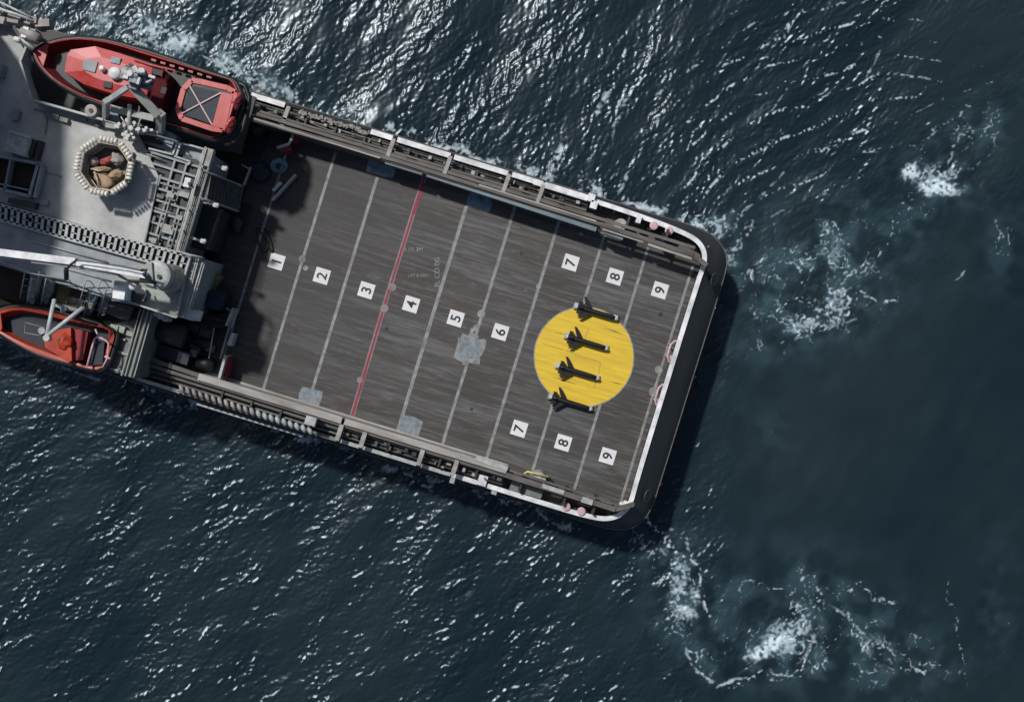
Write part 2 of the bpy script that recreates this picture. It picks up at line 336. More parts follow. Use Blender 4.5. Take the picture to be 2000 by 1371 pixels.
    foam_glint = np.maximum(foam_glint, np.maximum(lace*reg*(.92+.35*n4.clip(-1, 1)), fluff*np.clip(reg-.35, 0, 1)*1.1))
    for pts, wd, g in (
        ([(1336, 1262), (1360, 1310), (1400, 1338), (1455, 1322)], 5, .75), ([(1510, 1242), (1518, 1212), (1545, 1185), (1610, 1170), (1650, 1200), (1700, 1250)], 4, .55),
        ([(1590, 1240), (1575, 1280), (1540, 1312), (1500, 1330)], 5, .6), ([(1690, 1150), (1748, 1182)], 4, .6), ([(1310, 1035), (1340, 1052), (1346, 1075)], 5, .65),
        ([(1250, 1010), (1265, 1045), (1300, 1085), (1345, 1110), (1368, 1180)], 4, .55), ([(1850, 1160), (1872, 1250), (1880, 1310)], 5, .30), ([(1536, 330), (1500, 370), (1440, 430), (1433, 470)], 3.5, .60),
        ([(1555, 200), (1520, 265), (1460, 300)], 3, .35), ([(1600, 90), (1540, 170), (1505, 220)], 3, .4), ([(1720, 100), (1700, 140), (1650, 160), (1590, 190)], 3.5, .5), ([(1540, 50), (1530, 80)], 5, .85), ([(1770, 130), (1720, 165)], 3, .45),
        ([(1100, 285), (1078, 330), (1072, 350)], 8, .95), ([(1230, 335), (1205, 385)], 5, .75), ([(1190, 170), (1165, 225)], 6, .85), ([(1225, 190), (1195, 260), (1180, 300)], 6, .6), ([(1970, 150), (1850, 190), (1750, 240), (1690, 300)], 3, .35),
        ([(0, 700), (60, 695), (130, 720), (200, 745)], 4, .55), ([(230, 60), (300, 100), (345, 80), (420, 105), (470, 150), (520, 165)], 4, .65), ([(130, 45), (230, 62), (330, 96)], 5, .5),
        ([(1420, 505), (1432, 490), (1440, 470)], 5, .7), ([(1500, 500), (1450, 540)], 5, .55), ([(1520, 670), (1600, 650), (1680, 620)], 4, .4), ([(1640, 520), (1625, 450), (1600, 440)], 4, .3), ([(1885, 530), (1865, 550)], 4, .5), ([(1960, 280), (1900, 330), (1850, 330)], 4, .3)):
        foam_glint = np.maximum(foam_glint, g*path(pts, wd)*.9*(.42+.42*np.clip(warp(n2, .25, 95)+.4*n1, -1.0, 1.3)))
    wx_ = field(3.5, .3, 0, 0, 81)*8+field(.8, .3, 0, 0, 83)*1.6; wy_ = field(3.5, .3, 0, 0, 82)*8+field(.8, .3, 0, 0, 84)*1.6; opx, opy = px, py
    px = opx+wx_; py = opy+wy_; thr = np.clip(.30+.35*n1+.38*m3+.38*n4, .0, .95)
    for pts, wd, g in (([(1340, 1262), (1365, 1310), (1400, 1335), (1450, 1325), (1500, 1330), (1545, 1310), (1580, 1255), (1600, 1225)], 4, .9), ([(1512, 1240), (1522, 1210), (1550, 1190), (1600, 1165), (1640, 1190), (1680, 1240), (1720, 1270), (1770, 1290), (1820, 1320)], 3.5, .85),
        ([(1528, 1244), (1540, 1210), (1570, 1190), (1605, 1180)], 3, .7), ([(1600, 1290), (1620, 1250), (1650, 1225)], 3, .6), ([(1450, 1140), (1500, 1135), (1540, 1150), (1560, 1180), (1600, 1170)], 3, .7), ([(1560, 1140), (1590, 1135), (1605, 1150)], 4, .8), ([(1640, 1145), (1690, 1155), (1745, 1182)], 5, .7),
        ([(1250, 1000), (1285, 1040), (1310, 1070), (1345, 1095), (1355, 1130), (1365, 1165), (1385, 1195)], 5, .9), ([(1290, 1060), (1270, 1090), (1310, 1120), (1330, 1150)], 4, .6), ([(1845, 1130), (1865, 1190), (1880, 1250), (1876, 1330)], 3, .5), ([(1858, 1180), (1872, 1230), (1884, 1290)], 2.5, .45),
        ([(1505, 480), (1470, 530), (1462, 575)], 4, .8), ([(1600, 450), (1612, 430), (1630, 455), (1648, 500), (1640, 540)], 3.5, .7), ([(1690, 490), (1655, 560), (1610, 640)], 4, .75), ([(1470, 620), (1540, 600), (1580, 590), (1640, 600), (1700, 570), (1735, 580)], 4, .8), ([(1725, 500), (1755, 430), (1790, 385)], 5, .7),
        ([(1560, 640), (1610, 628), (1660, 600)], 5, .85), ([(1565, 560), (1580, 520), (1600, 500)], 3, .6), ([(1850, 330), (1880, 270), (1935, 215)], 5, .5), ([(1800, 270), (1850, 240), (1900, 220)], 4, .5), ([(1950, 500), (1975, 480), (1965, 450)], 3, .5), ([(1420, 500), (1450, 480), (1460, 440), (1420, 415)], 4, .6), ([(1330, 425), (1370, 415), (1410, 430)], 3.5, .7),
        ([(1340, 440), (1356, 452), (1380, 462)], 5, .8), ([(1800, 1300), (1830, 1320), (1860, 1310)], 3, .6), ([(1715, 1275), (1735, 1240), (1780, 1290)], 3, .5), ([(250, 70), (300, 92), (350, 108), (400, 118), (450, 140), (490, 170)], 4, .8), ([(380, 95), (420, 100), (470, 130), (520, 155)], 4, .7)):
        foam_glint = np.maximum(foam_glint, g*path(pts, wd*.62)*thr)
        foam_glint = np.maximum(foam_glint, .42*g*path(pts, wd*2.6)*np.clip(-.1+.5*n4+.5*m3+.3*n1, 0, 1))
        foam_glint = np.maximum(foam_glint, .6*g*path([(x_+wd*2.2, y_+wd*1.5) for x_, y_ in pts], wd*.5)*np.clip(.1-.4*n1+.45*n4, 0, 1))
    for s0_, s1_, t_, g in ((540, 1410, 20, .75), (480, 1430, 646, .6)):
        hp = [(s_*CA-t_*SA, s_*SA+t_*CA) for s_ in (s0_, s1_)]
        foam_glint = np.maximum(foam_glint, g*path(hp, 7)*np.clip(.2+.45*n1+.35*m3+.3*n3, 0, 1)); foam_glint = np.maximum(foam_glint, g*path(hp, 16)*np.clip(-.1+.4*n1+.4*n4+.2*n3, 0, 1))
    px, py = opx, opy
    core = np.clip(1.5*blob(1778, 338, 16, 14)+1.4*blob(1822, 365, 24, 15, 10)+.9*blob(1850, 370, 26, 12, -15)+1.5*blob(1515, 1254, 30, 13, 32)+.9*blob(1478, 1277, 26, 12, 10)+.9*blob(1338, 1192, 24, 9, -20)+.8*blob(1358, 1160, 10, 18)+.9*blob(1362, 440, 13, 9)+.9*blob(365, 85, 26, 18, 10), 0, 1.3)
    foam_glint = np.maximum(foam_glint, core*(.78+.26*np.clip(n2, -1.5, 1)+.22*n4+.15*m3))
    # sun glints painted as broken white specks on steep sunward wavelets
    gy, gx = np.gradient(.023*h1*(.5+.5*E)+.0180*h2*E+.0128*h3*E, dx)
    steep = -(gx*(-.6)+gy*.8)                           # slope of the face that looks up-left
    sp = np.clip((steep-.17)/.24, 0, 1)*np.clip(.7+.5*n4+.5*n2, 0, 1.3)*np.clip((h2+.6*h1)*.5+.6, 0, 1)*np.clip(E*1.4-.25, 0, 1)
    foam_glint = np.maximum(foam_glint, sp*GLINT_SPECK)
    aer = np.clip(.68*reg*np.clip(.5+.5*n3+.35*m2, 0, 1.3)+.8*core+.18*np.clip(blob(1550, 560, 260, 140, 20)+blob(1450, 1180, 260, 160, 0), 0, 1)*(.5+.5*np.clip(n3, -1, 1)), 0, 1)
    # fine curved crests fanning from the stern corner, glints painted along them in white
    rr_ = np.hypot(px-1800, py-800); phi = rr_/6.8+1.1*field(11, .3, 0, 0, 70)+.35*field(3, .3, 0, 0, 71)
    fan = np.clip(1.6*blob(1560, 210, 380, 190, 25), 0, 1)*(1-.9*calm)*sst(1180, 1320, px)
    crest = np.clip((np.cos(phi)-.80)/.20, 0, 1)*np.clip(-.05+.45*n1+.45*n3+.5*n4, 0, 1)
    foam_glint = np.maximum(foam_glint, .75*crest*fan); hgt = hgt+.017*np.cos(phi)*fan
    hgt = hgt+.05*core*(1+.5*n2)
    rip = np.clip(E*.9, .04, 1.3)
    # taper to a plain sheet at the edge of the fine patch, then coarse cells to the horizon
    ex = np.minimum(np.arange(nx), nx-1-np.arange(nx))/40.; ey = np.minimum(np.arange(ny), ny-1-np.arange(ny))/40.
    tp = np.clip(np.minimum(ex[None, :], ey[:, None]), 0, 1)
    hgt = hgt*tp
    go = .15*1.45**np.arange(28); go = np.cumsum(go)
    xs = np.concatenate([xi[0]-go[::-1], xi, xi[-1]+go]); ys = np.concatenate([yi[0]-go[::-1], yi, yi[-1]+go]); pad = len(go)
    H = np.pad(hgt, pad); F = np.pad(foam_glint*tp, pad); AE = np.pad(aer*tp, pad); RP = np.pad(rip, pad, mode='constant', constant_values=.8)
    NX, NY = len(xs), len(ys); XX, YY = np.meshgrid(xs, ys)
    co = np.stack([XX, YY, H+SEA], -1).reshape(-1, 3).astype(np.float32)
    idx = np.arange(NX*NY).reshape(NY, NX)
    fc = np.stack([idx[:-1, :-1], idx[:-1, 1:], idx[1:, 1:], idx[1:, :-1]], -1).reshape(-1, 4)
    me = bpy.data.meshes.new('water'); nf = len(fc)
    me.vertices.add(len(co)); me.vertices.foreach_set('co', co.ravel())
    me.loops.add(nf*4); me.loops.foreach_set('vertex_index', fc.ravel().astype(np.int32))
    me.polygons.add(nf); me.polygons.foreach_set('loop_start', np.arange(0, nf*4, 4, dtype=np.int32))
    me.polygons.foreach_set('use_smooth', np.ones(nf, dtype=bool)); me.update()
    for nm, a in (('foam_glint', F), ('aerated', AE), ('ripple', RP)):
        at = me.attributes.new(nm, 'FLOAT', 'POINT'); at.data.foreach_set('value', a.ravel().astype(np.float32))
    me.materials.append(M['water'])
    o = bpy.data.objects.new('water', me); scn.collection.objects.link(o); tag(o, kind='structure')
    return o
GLINT_SPECK = .9
make_sea()

# ------------------------------------------------------------------ the vessel
ship = empty('supply_vessel', Q(700, 330, 0), 'black hulled supply vessel with a long open wood planked cargo deck and rounded stern', 'ship')
RZ = 1.25
rail = [(-400, 33), (300, 33), (600, 32), (900, 31), (1221, 31), (1330, 34), (1392, 38), (1430, 43), (1452, 53), (1466, 70), (1471, 92), (1469, 130), (1468, 330), (1468, 540), (1470, 572), (1466, 594), (1453, 614), (1430, 628), (1393, 633), (1330, 634), (1100, 633), (800, 631), (640, 630), (300, 632), (-400, 632)]
outer = [(-400, 30), (300, 30), (600, 30), (900, 30), (1221, 29), (1340, 30), (1412, 29), (1455, 32), (1486, 46), (1503, 67), (1508, 92), (1508, 130), (1507, 330), (1506, 540), (1505, 575), (1498, 602), (1480, 624), (1448, 636), (1400, 638), (1330, 637), (1100, 636), (800, 634), (640, 633), (300, 634), (-400, 634)]
def world(path, z): return [Q(s, t, z) for s, t in path]
rw = world(rail, RZ); ow = world(outer, -.7)
def smooth_path(p, times=2):
    for _ in range(times):
        q = [p[0]]
        for i in range(len(p)-1): q += [p[i]*.75+p[i+1]*.25, p[i]*.25+p[i+1]*.75]
        p = q+[p[-1]]
    return p
rw = smooth_path(rw); ow = smooth_path(ow)
def setz(p, z): return [Vector((v.x, v.y, z)) for v in p]
cen = Q(1000, 331, 0)
hullm = MB(); n = len(rw)
mid = [(a*.55+b*.45) for a, b in zip(rw, ow)]
low = [b*1.0+(Vector((cen.x, b.y, 0))-Vector((b.x, b.y, 0)))*0 for b in ow]
def inset(p, d):
    out = []
    for i, v in enumerate(p):
        t = (p[min(i+1, len(p)-1)]-p[max(i-1, 0)]); t.z = 0; t.normalize(); nn = Vector((-t.y, t.x, 0))
        if (cen-v).dot(nn) < 0 and abs((cen-v).dot(nn)) > 1: nn = -nn
        out.append(v+nn*d)
    return out
side = 1
tt = rw[5]-rw[4]; nn = Vector((-tt.y, tt.x, 0)); side = 1 if (cen-rw[4]).dot(nn) > 0 else -1
def inset(p, d):
    out = []
    for i, v in enumerate(p):
        t = (p[min(i+1, len(p)-1)]-p[max(i-1, 0)]); t.z = 0; t.normalize()
        out.append(v+Vector((-t.y, t.x, 0))*d*side)
    return out
rings = [setz(inset(rw, .05), RZ-.02), setz(rw, RZ-.08), [Vector((a.x*.62+b.x*.38, a.y*.62+b.y*.38, .55)) for a, b in zip(rw, ow)], [Vector((a.x*.2+b.x*.8, a.y*.2+b.y*.8, -.15)) for a, b in zip(rw, ow)], setz(ow, -.6), setz(inset(ow, -.07), -.72), setz(inset(ow, -.07), -.92), setz(inset(ow, .04), -1.0), setz(inset(ow, .3), -2.6), setz(inset(ow, .9), -6.0)]
vs = [v for r_ in rings for v in r_]; fs = []
for j in range(len(rings)-1): fs += [(j*n+i, j*n+i+1, (j+1)*n+i+1, (j+1)*n+i) for i in range(n-1)]
hullm.add(vs, fs, True)
hull = hullm.build('hull', M['hull'], ship)
st = MB(); stp = setz(inset(ow, -.09), -.70)
st.tube(stp[int(n*.0):], .045, 6); st.build('rubbing_strake', M['brown'], hull)
for (cx, cy) in ((1393.5, 546.5), (1264, 967)):
    c = P(cx, cy, .42); f_ = MB(); ax = Vector((CA, -SA, 0)); ay = Vector((SA, CA, 0))
    ring = [c+ax*.2*math.cos(a)+ay*.40*math.sin(a)+Vector((0, 0, -.35*math.cos(a)*.55+.22)) for a in [k*math.pi/10 for k in range(20)]]
    f_.tube(ring, .055, 6, True); fo = f_.build('fairlead', M['hull'], hull)
    g = MB(); g.add([r_+Vector((0, 0, .05)) for r_ in ring], [tuple(range(20))]); g.build('fairlead_opening', M['ink'], hull)
# bulwark: inner wall and white capping rail
inr = inset(rw, .34)
b_ = MB(); b_.add(setz(inset(rw, .2), RZ-.03)+setz(inset(rw, .2), 0), [(i, i+1, n+i+1, n+i) for i in range(n-1)]); bul = b_.build('bulwark', M['dark'], ship)
def band(path, z, w_in, h, a, b):
    m_ = MB(); p = path[a:b]; q = inset(path, w_in)[a:b]; k = len(p)
    vs = setz(p, z)+setz(q, z)+setz(p, z-h)+setz(q, z-h)
    fs = [(i, i+1, k+i+1, k+i) for i in range(k-1)]+[(2*k+i, i+0, i+1, 2*k+i+1)[::-1] for i in range(k-1)]+[(k+i, k+i+1, 3*k+i+1, 3*k+i) for i in range(k-1)]+[(0, k, 3*k, 2*k), (k-1, 2*k-1, 4*k-1, 3*k-1)]
    return m_.add(vs, fs)
def idx_s(s, port):            # index on the rail path nearest a ship station
    tgt = Q(s, 32 if port else 632, RZ); r_ = range(0, n//2) if port else range(n//2, n)
    return min(r_, key=lambda i: (rw[i]-tgt).length)
a0 = idx_s(1221, True); a1 = idx_s(1100, False)
band(rw, RZ, .30, .12, a0-2, a1+1).build('capping_rail', M['white'], bul, )
# port side: separate white lengths between the frames; starboard: duller lengths
def rail_piece(s0, s1, t, w_, z, m, h=.12, name='capping_rail', par=None): return MB().bar(Q(s0, t, z), Q(s1, t, z), w_/PXM, h).build(name, m, par or bul)
for s0, s1, mm in ((523, 592, 'white'), (768, 812, 'white'), (822, 930, 'white'), (938, 1048, 'white'), (1056, 1119, 'white'), (1123, 1225, 'white')):
    rail_piece(s0, s1, 34 if s0 < 1000 else 33.5, 10, RZ+.02, M[mm])
rail_piece(610, 770, 39, 5, RZ-.2, M['brown'])
for s0, s1, mm in ((472, 560, 'dullwhite'), (565, 880, 'dimgreen'), (888, 926, 'dullwhite'), (934, 1043, 'dullwhite'), (1052, 1112, 'dullwhite'), (1120, 1215, 'white')):
    rail_piece(s0, s1, 629, 7, RZ+.02, M[mm])
rail_piece(-400, 472, 628, 7, RZ+.02, M['dimgreen']); rail_piece(-300, 520, 31, 5, RZ+.02, M['beige'])
rail_piece(598, 815, 642, 3.5, RZ-.3, M['dullwhite'], name='fender_bar')
# main deck
mdp = setz(inset(rw, .22), -.012)
dk = MB(); dk.add(mdp, [tuple(range(len(mdp)))]); side_deck = dk.build('side_deck', M['brown'], ship)
wd = MB().prism([Q(430, 72, .03), Q(1395, 72, .03), Q(1440, 80, .03), Q(1462, 97, .03), Q(1462, 565, .03), Q(1440, 588, .03), Q(1390, 595, .03), Q(430, 595, .03)], 0)
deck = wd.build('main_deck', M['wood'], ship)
def dline(pts, w_, m, z=.036, name='deck_line', lab=None):
    mb = MB()
    for a, b in zip(pts[:-1], pts[1:]):
        d = (b-a).normalized(); r_ = Vector((d.y, -d.x, 0))*w_/2/PXM
        mb.quad(a-r_, b-r_, b+r_, a+r_) if True else 0
    return mb.build(name, M[m], deck, lab)
for s, t0, t1, w_ in ((622, 108, 580, 4.5), (714, 92, 580, 5.5), (806, 116, 582, 6), (989, 118, 584, 7), (1080, 84, 588, 6), (1170.5, 86, 588, 6), (1263.5, 94, 588, 5.5), (1352, 92, 590, 5.5), (1446, 100, 588, 5)):
    dline([Q(s, t0, .036), Q(s+random.uniform(-1, 1), (t0+t1)/2, .036), Q(s, t1, .036)], w_, 'line')
dline([Q(894, 88, .036), Q(892, 330, .036), Q(895, 588, .036)], 9, 'pinkline', .036, 'deck_line_edge')
dline([Q(894, 84, .041), Q(892.5, 330, .041), Q(895, 590, .041)], 4.4, 'redline', .041, 'red_line', 'worn red line painted across the deck')
dline([Q(895, 100, .043), Q(894, 165, .043)], 7, 'redline', .043, 'red_line'); dline([Q(895, 545, .043), Q(895, 588, .043)], 5, 'redline', .043, 'red_line'); dline([Q(895, 480, .043), Q(895, 540, .043)], 4.5, 'redline', .043, 'red_line')
def poly_plate(pts, m, name, z=.046, lab=None):
    return MB().prism([P(x, y, z) for x, y in pts], z-.006 if z > .045 else .031).build(name, M[m], deck, lab)
def rect_plate(cx, cy, l_, w_, m, name='deck_plate', z=.046, lab=None, wob=1.5):
    pts = []
    for a, b in ((-1, -1), (0, -1.05), (1, -1), (1.04, 0), (1, 1), (0, 1.03), (-1, 1), (-1.03, 0)):
        u = a*l_/2+random.uniform(-wob, wob); v = b*w_/2+random.uniform(-wob, wob)
        pts.append((cx+u*CA-v*SA, cy+u*SA+v*CA))
    return poly_plate(pts, m, name, z, lab)
rect_plate(918, 682, 46, 44, 'line', 'plate_surround', .046, None, 4)
for x_, y_, l2, w2 in ((925, 660, 16, 14), (940, 678, 12, 30), (900, 700, 18, 12), (912, 706, 12, 18), (921, 650, 7, 20), (897, 672, 10, 20)): rect_plate(x_, y_, l2, w2, 'line', 'paint_splash', .0466+x_%7*.0006, None, 2.5)
rect_plate(918, 682, 38, 37, 'patch', 'deck_plate', .052, 'square pale blue deck plate between panels 5 and 6')
rect_plate(744, 330, 52, 26, 'bluepatch', lab='blue deck plate by the port cargo rail')
rect_plate(936, 394, 48, 30, 'bluepatch'); rect_plate(932, 405, 44, 9, 'patch', z=.052)
rect_plate(742, 338, 34, 9, 'patch', z=.052)
rect_plate(606, 774, 42, 30, 'patch'); rect_plate(801, 834, 40, 38, 'patch', lab='pale deck plate by the starboard cargo rail')
for x, y, r_ in ((590, 506, 7), (940, 613, 8), (1052, 560, 5), (766, 561, 8), (751, 602, 8), (1287, 722, 8), (1276, 765, 9), (1135, 457, 4), (597, 524, 5), (703, 742, 6), (930, 640, 6)):
    MB().cyl(P(x, y, .05), r_/PXM, .012, 14).build('lashing_point', M['pinkline' if x in (766, 751, 703) else 'line'], deck)
for x, y, r_ in ((755, 642, 3.5), (1018, 495, 3.5), (921, 799, 3), (1290, 614, 4)):
    MB().cyl(P(x, y, .052), r_/PXM, .012, 12).build('drain', M['ink'], deck)
# wear marks where plates were dragged
MB().cyl(P(1140.5, 697, .056), 98.5/PXM, .02, 96).build('circle_border', M['line'], deck)
MB().cyl(P(1140.5, 697, .062), 96.3/PXM, .02, 96).build('landing_circle', M['yellow'], deck, 'large solid yellow circle painted near the stern')
def text_mesh(txt, size, bold=.0):
    cu = bpy.data.curves.new('lettering', 'FONT'); cu.body = txt; cu.size = size; cu.align_x = 'CENTER'; cu.align_y = 'CENTER'; cu.offset = bold; cu.resolution_u = 4
    ob = bpy.data.objects.new('lettering', cu); scn.collection.objects.link(ob); bpy.context.view_layer.update()
    me = bpy.data.meshes.new_from_object(ob.evaluated_get(bpy.context.evaluated_depsgraph_get()))
    bpy.data.objects.remove(ob); bpy.data.curves.remove(cu); return me
def place_text(me, c, ang, name, m, parent, zc=None):
    xs_ = [v.co.x for v in me.vertices]; ys_ = [v.co.y for v in me.vertices]
    me.transform(Matrix.Translation((-(min(xs_)+max(xs_))/2, -(min(ys_)+max(ys_))/2, 0)))
    me.transform(Matrix.Translation(c-origin(parent)) @ Matrix.Rotation(ang, 4, 'Z'))
    me.materials.clear(); me.materials.append(m); o = bpy.data.objects.new(name, me); scn.collection.objects.link(o); o.parent = parent; return o
nums = [('1', 540, 511), ('2', 628.5, 539), ('3', 715.5, 567), ('4', 803, 594.5), ('5', 890, 622), ('6', 977, 648.5), ('7', 1114.5, 513), ('8', 1201, 540.5), ('9', 1289, 567), ('7', 1014, 837), ('8', 1100, 864.5), ('9', 1187, 890.5)]
for i, (d_, x, y) in enumerate(nums):
    ss, t_ = x*CA+y*SA, -x*SA+y*CA; h = 14.6
    pn = MB().prism([Q(ss-h, t_-h, .052), Q(ss+h, t_-h, .052), Q(ss+h, t_+h, .052), Q(ss-h, t_+h, .052)], .033)
    po = pn.build('number_panel', M['panel'], deck, 'white square panel with black number %s%s' % (d_, '' if i < 6 else (' nearer the port rail' if i < 9 else ' nearer the starboard rail')))
    tm = text_mesh(d_, 28/PXM*.98, .018); c = P(x, y, .058)
    # lettering reads with its top towards the bow; it is joined into its panel
    tm.transform(Matrix.Scale(1.0, 4, (1, 0, 0)))
    xs_ = [v.co.x for v in tm.vertices]; ys_ = [v.co.y for v in tm.vertices]
    tm.transform(Matrix.Translation((-(min(xs_)+max(xs_))/2, -(min(ys_)+max(ys_))/2, 0)))
    tm.transform(Matrix.Translation(c-origin(deck)) @ Matrix.Rotation(math.pi/2-A17, 4, 'Z'))
    bm = bmesh.new(); bm.from_mesh(po.data); k0 = len(bm.faces); bm.from_mesh(tm); bm.faces.ensure_lookup_table()
    for f in bm.faces[k0:]: f.material_index = 1
    bm.to_mesh(po.data); bm.free(); po.data.materials.append(M['ink']); bpy.data.meshes.remove(tm)
for txt, x, y, sz, ang in (('TE 00 3M', 804, 487, 11, 0), ('LAT 0 000M', 818, 538, 8.5, 0), ('3L CO 0G', 853.5, 532, 14, math.pi/2)):
    place_text(text_mesh(txt, sz/PXM), P(x, y, .040), ang, 'faint_lettering', M['line'], deck)

# cargo rails -----------------------------------------------------------
CR = 2.3
def beams(par, m, lst, name):
    mb = MB()
    for s0, t0, s1, t1, w_, z, h in lst: mb.bar(Q(s0, t0, z), Q(s1, t1, z), w_/PXM, h)
    return mb.build(name, M[m], par)
pr = beams(ship, 'brown', [(505, 79, 820, 74, 8, CR, .25), (820, 74, 1250, 76, 7, CR, .25), (1250, 76, 1440, 80, 8, CR, .25), (1440, 80, 1472, 92, 9, CR-.1, .3), (470, 60, 1215, 58, 4, CR-.3, .15), (520, 66, 1440, 66, 6, CR-.1, .12)], 'cargo_rail')
beams(pr, 'teal', [(812, 82, 888, 82, 8, CR-.25, .5), (897, 82, 1245, 88, 8.5, CR-.25, .5), (1262, 88, 1300, 90, 6, CR-.3, .4)], 'guard_plate')
for b__ in [(540, 77, 800, 78.5, 2.5, CR+.03, .1), (1000, 72, 1240, 73, 3, CR+.03, .1), (1256, 84, 1340, 85, 3, CR-.1, .1), (1350, 86, 1440, 88, 5, CR-.1, .2)]: beams(pr, 'beige', [b__], 'rail_edge')
for s in (600, 815, 931, 1051, 1121):
    beams(pr, 'beige', [(s, 34, s-2, 75, 7.5, CR-.05 if s > 700 else CR-.3, .35)], 'rail_frame')
for s in (640, 700, 760, 850, 990, 1085, 1160, 1300, 1380):
    beams(pr, 'dark', [(s, 46, s, 78, 4, CR-.4, 2.2)], 'rail_post')
pp = MB()
for t_, z, r_ in ((44, .9, .09), (49, 1.3, .07), (54, 1.1, .11)):
    pp.tube([Q(500, t_+2, z), Q(800, t_, z), Q(1215, t_, z)], r_, 8)
pp.tube([Q(505, 47, 1.6), Q(560, 60, 1.6), Q(590, 50, 1.6)], .07, 6); pp.tube([Q(620, 50, 1.5), Q(700, 57, 1.7), Q(770, 52, 1.5)], .06, 6)
MB().bar(Q(500, 80, CR-.15), Q(1250, 81, CR-.15), .06, CR-.2).build('inner_plating', M['brown'], pr)
port_pipes = pp.build('pipework', M['pipe'], ship)
for k in range(26):
    s = 520+k*27+random.uniform(-6, 6); MB().box(Q(s, 48+random.uniform(-2, 6), 1.5+random.uniform(0, .3)), random.uniform(.1, .3), random.uniform(.1, .25), .3).build('pipe_clamp', M[random.choice(['beige', 'pipe', 'dark', 'dullwhite'])], port_pipes)
nb = MB()
for k in range(60):
    s = 625+k*2.4; nb.box(Q(s, 38+random.uniform(-3, 3), RZ+random.uniform(-.1, .1)), random.uniform(.1, .3), random.uniform(.12, .3), .25, random.uniform(0, 3))
solo('rope_bundle', nb, M['tarred'], Q(690, 38, RZ-.3), 'frayed grey rope fender lying along the upper rail aft of the red boat', 'fender')
sr = beams(ship, 'beige', [(585, 590, 878, 590, 13, CR, .3), (884, 590, 1215, 589.5, 12, CR, .3)], 'cargo_rail')
beams(sr, 'brown', [(470, 585, 590, 588, 8, CR-.2, .25), (470, 597, 1215, 600, 6, CR-.2, .2), (1215, 598, 1440, 600, 10, CR-.1, .25), (1215, 587, 1440, 590, 4, CR-.2, .2), (1440, 600, 1472, 580, 8, CR-.2, .3), (470, 606, 880, 608, 4, CR-.6, .15)], 'lower_beam')
for b__ in [(1150, 584, 1216, 585, 8, CR+.04, .1), (1290, 597, 1335, 598, 8, CR, .12), (1372, 600, 1394, 600, 11, CR, .12)]: beams(sr, 'dullwhite', [b__], 'white_edge_plate')
for s in (881, 929, 1047, 1117):
    beams(sr, 'beige', [(s, 598, s-1, 630, 8.5, CR-.05, .35)], 'rail_frame')
for s in (640, 700, 760, 820, 980, 1085, 1160, 1250, 1340, 1400):
    beams(sr, 'dark', [(s, 588, s, 622, 4, CR-.5, 2.0)], 'rail_post')
pp = MB()
for t_, z, r_ in ((604, 1.6, .09), (611, 1.2, .10), (618, 1.4, .08), (624, .8, .07)): pp.tube([Q(475, t_-3, z), Q(880, t_, z), Q(1215, t_, z)], r_, 8)
sp_ = pp.build('pipework', M['pipe'], ship)
MB().bar(Q(585, 586, CR-.35), Q(1216, 586, CR-.35), .06, CR-.4).build('inner_plating', M['beige'], sr)
for k in range(20):
    s = 885+k*17+random.uniform(-6, 6); MB().box(Q(s, 612+random.uniform(-6, 8), 1.8), random.uniform(.1, .3), random.uniform(.1, .25), .3).build('pipe_clamp', M[random.choice(['beige', 'pipe', 'dark'])], sp_)
# grate inner deck strip in front of starboard rail
MB().bar(Q(600, 578, .05), Q(1215, 580, .05), 6/PXM, .03).build('worn_edge', M['beige'], deck)
# white timber-like fenders stowed on starboard rail
fr_ = empty('fender_row', Q(700, 622, RZ), 'long row of pale rope wrapped fenders stowed along the starboard rail', 'fender')
for k in range(21):
    s = 560+k*13.2; t_ = 622+(s-560)*.02
    mb = MB(); a = Q(s-4, t_-6, 2.2); b = Q(s+6, t_+6, 2.2); mb.tube([a, a*.5+b*.5+Vector((0, 0, .05)), b], [.10, .16 if k > 10 else .13, .10], 8)
    mb.build('fender_pad', M['dullwhite' if k > 11 else 'beige'], fr_)
MB().box(Q(820, 609, 2.9), 20/PXM, 16/PXM, .6).build('winch_box', M['dullwhite'], fr_)
MB().bar(Q(555, 629, 1.9), Q(840, 633, 1.9), .12, .1).build('carrier_bar', M['pipe'], fr_)

# ------------------------------------------------------------------ superstructure
def pz(pts, z): return [P(x, y, z) for x, y in pts]
UZ = 6.0
ud = MB().prism(pz([(-160, -14), (20, 52), (46, 96), (38, 120), (62, 196), (165, 222), (201, 236), (268, 258), (310, 345), (281, 474), (-160, 350)], UZ), UZ-.3)
upper = ud.build('upper_deck', M['grey'], ship)
house = MB().prism(pz([(-160, 240), (62, 196), (201, 236), (268, 258), (400, 292), (400, 300), (343, 492), (388, 503), (352, 618), (230, 590), (-160, 470)], UZ), 0)
house.v = [v if v.z < 1 else Vector((v.x, v.y, UZ-.42)) for v in house.v]
ho = house.build('deckhouse', M['midgrey'], ship)
MB().prism(pz([(-160, 380), (0, 431), (362, 531), (350, 600), (240, 590), (125, 547), (60, 535), (0, 512), (-160, 470)], UZ-.05), UZ-.35).build('side_platform', M['midgrey'], ship)
# dark pocket decks around the boats
MB().prism(pz([(-160, -14), (85, 55), (400, 155), (500, 190), (470, 300), (60, 235), (30, 120), (-160, 0)], 2.6), 2.3).build('port_boat_pocket', M['dark'], ship)
MB().prism(pz([(-160, 480), (60, 520), (300, 595), (255, 740), (-160, 609)], 2.4), 2.1).build('starboard_boat_pocket', M['dark'], ship)
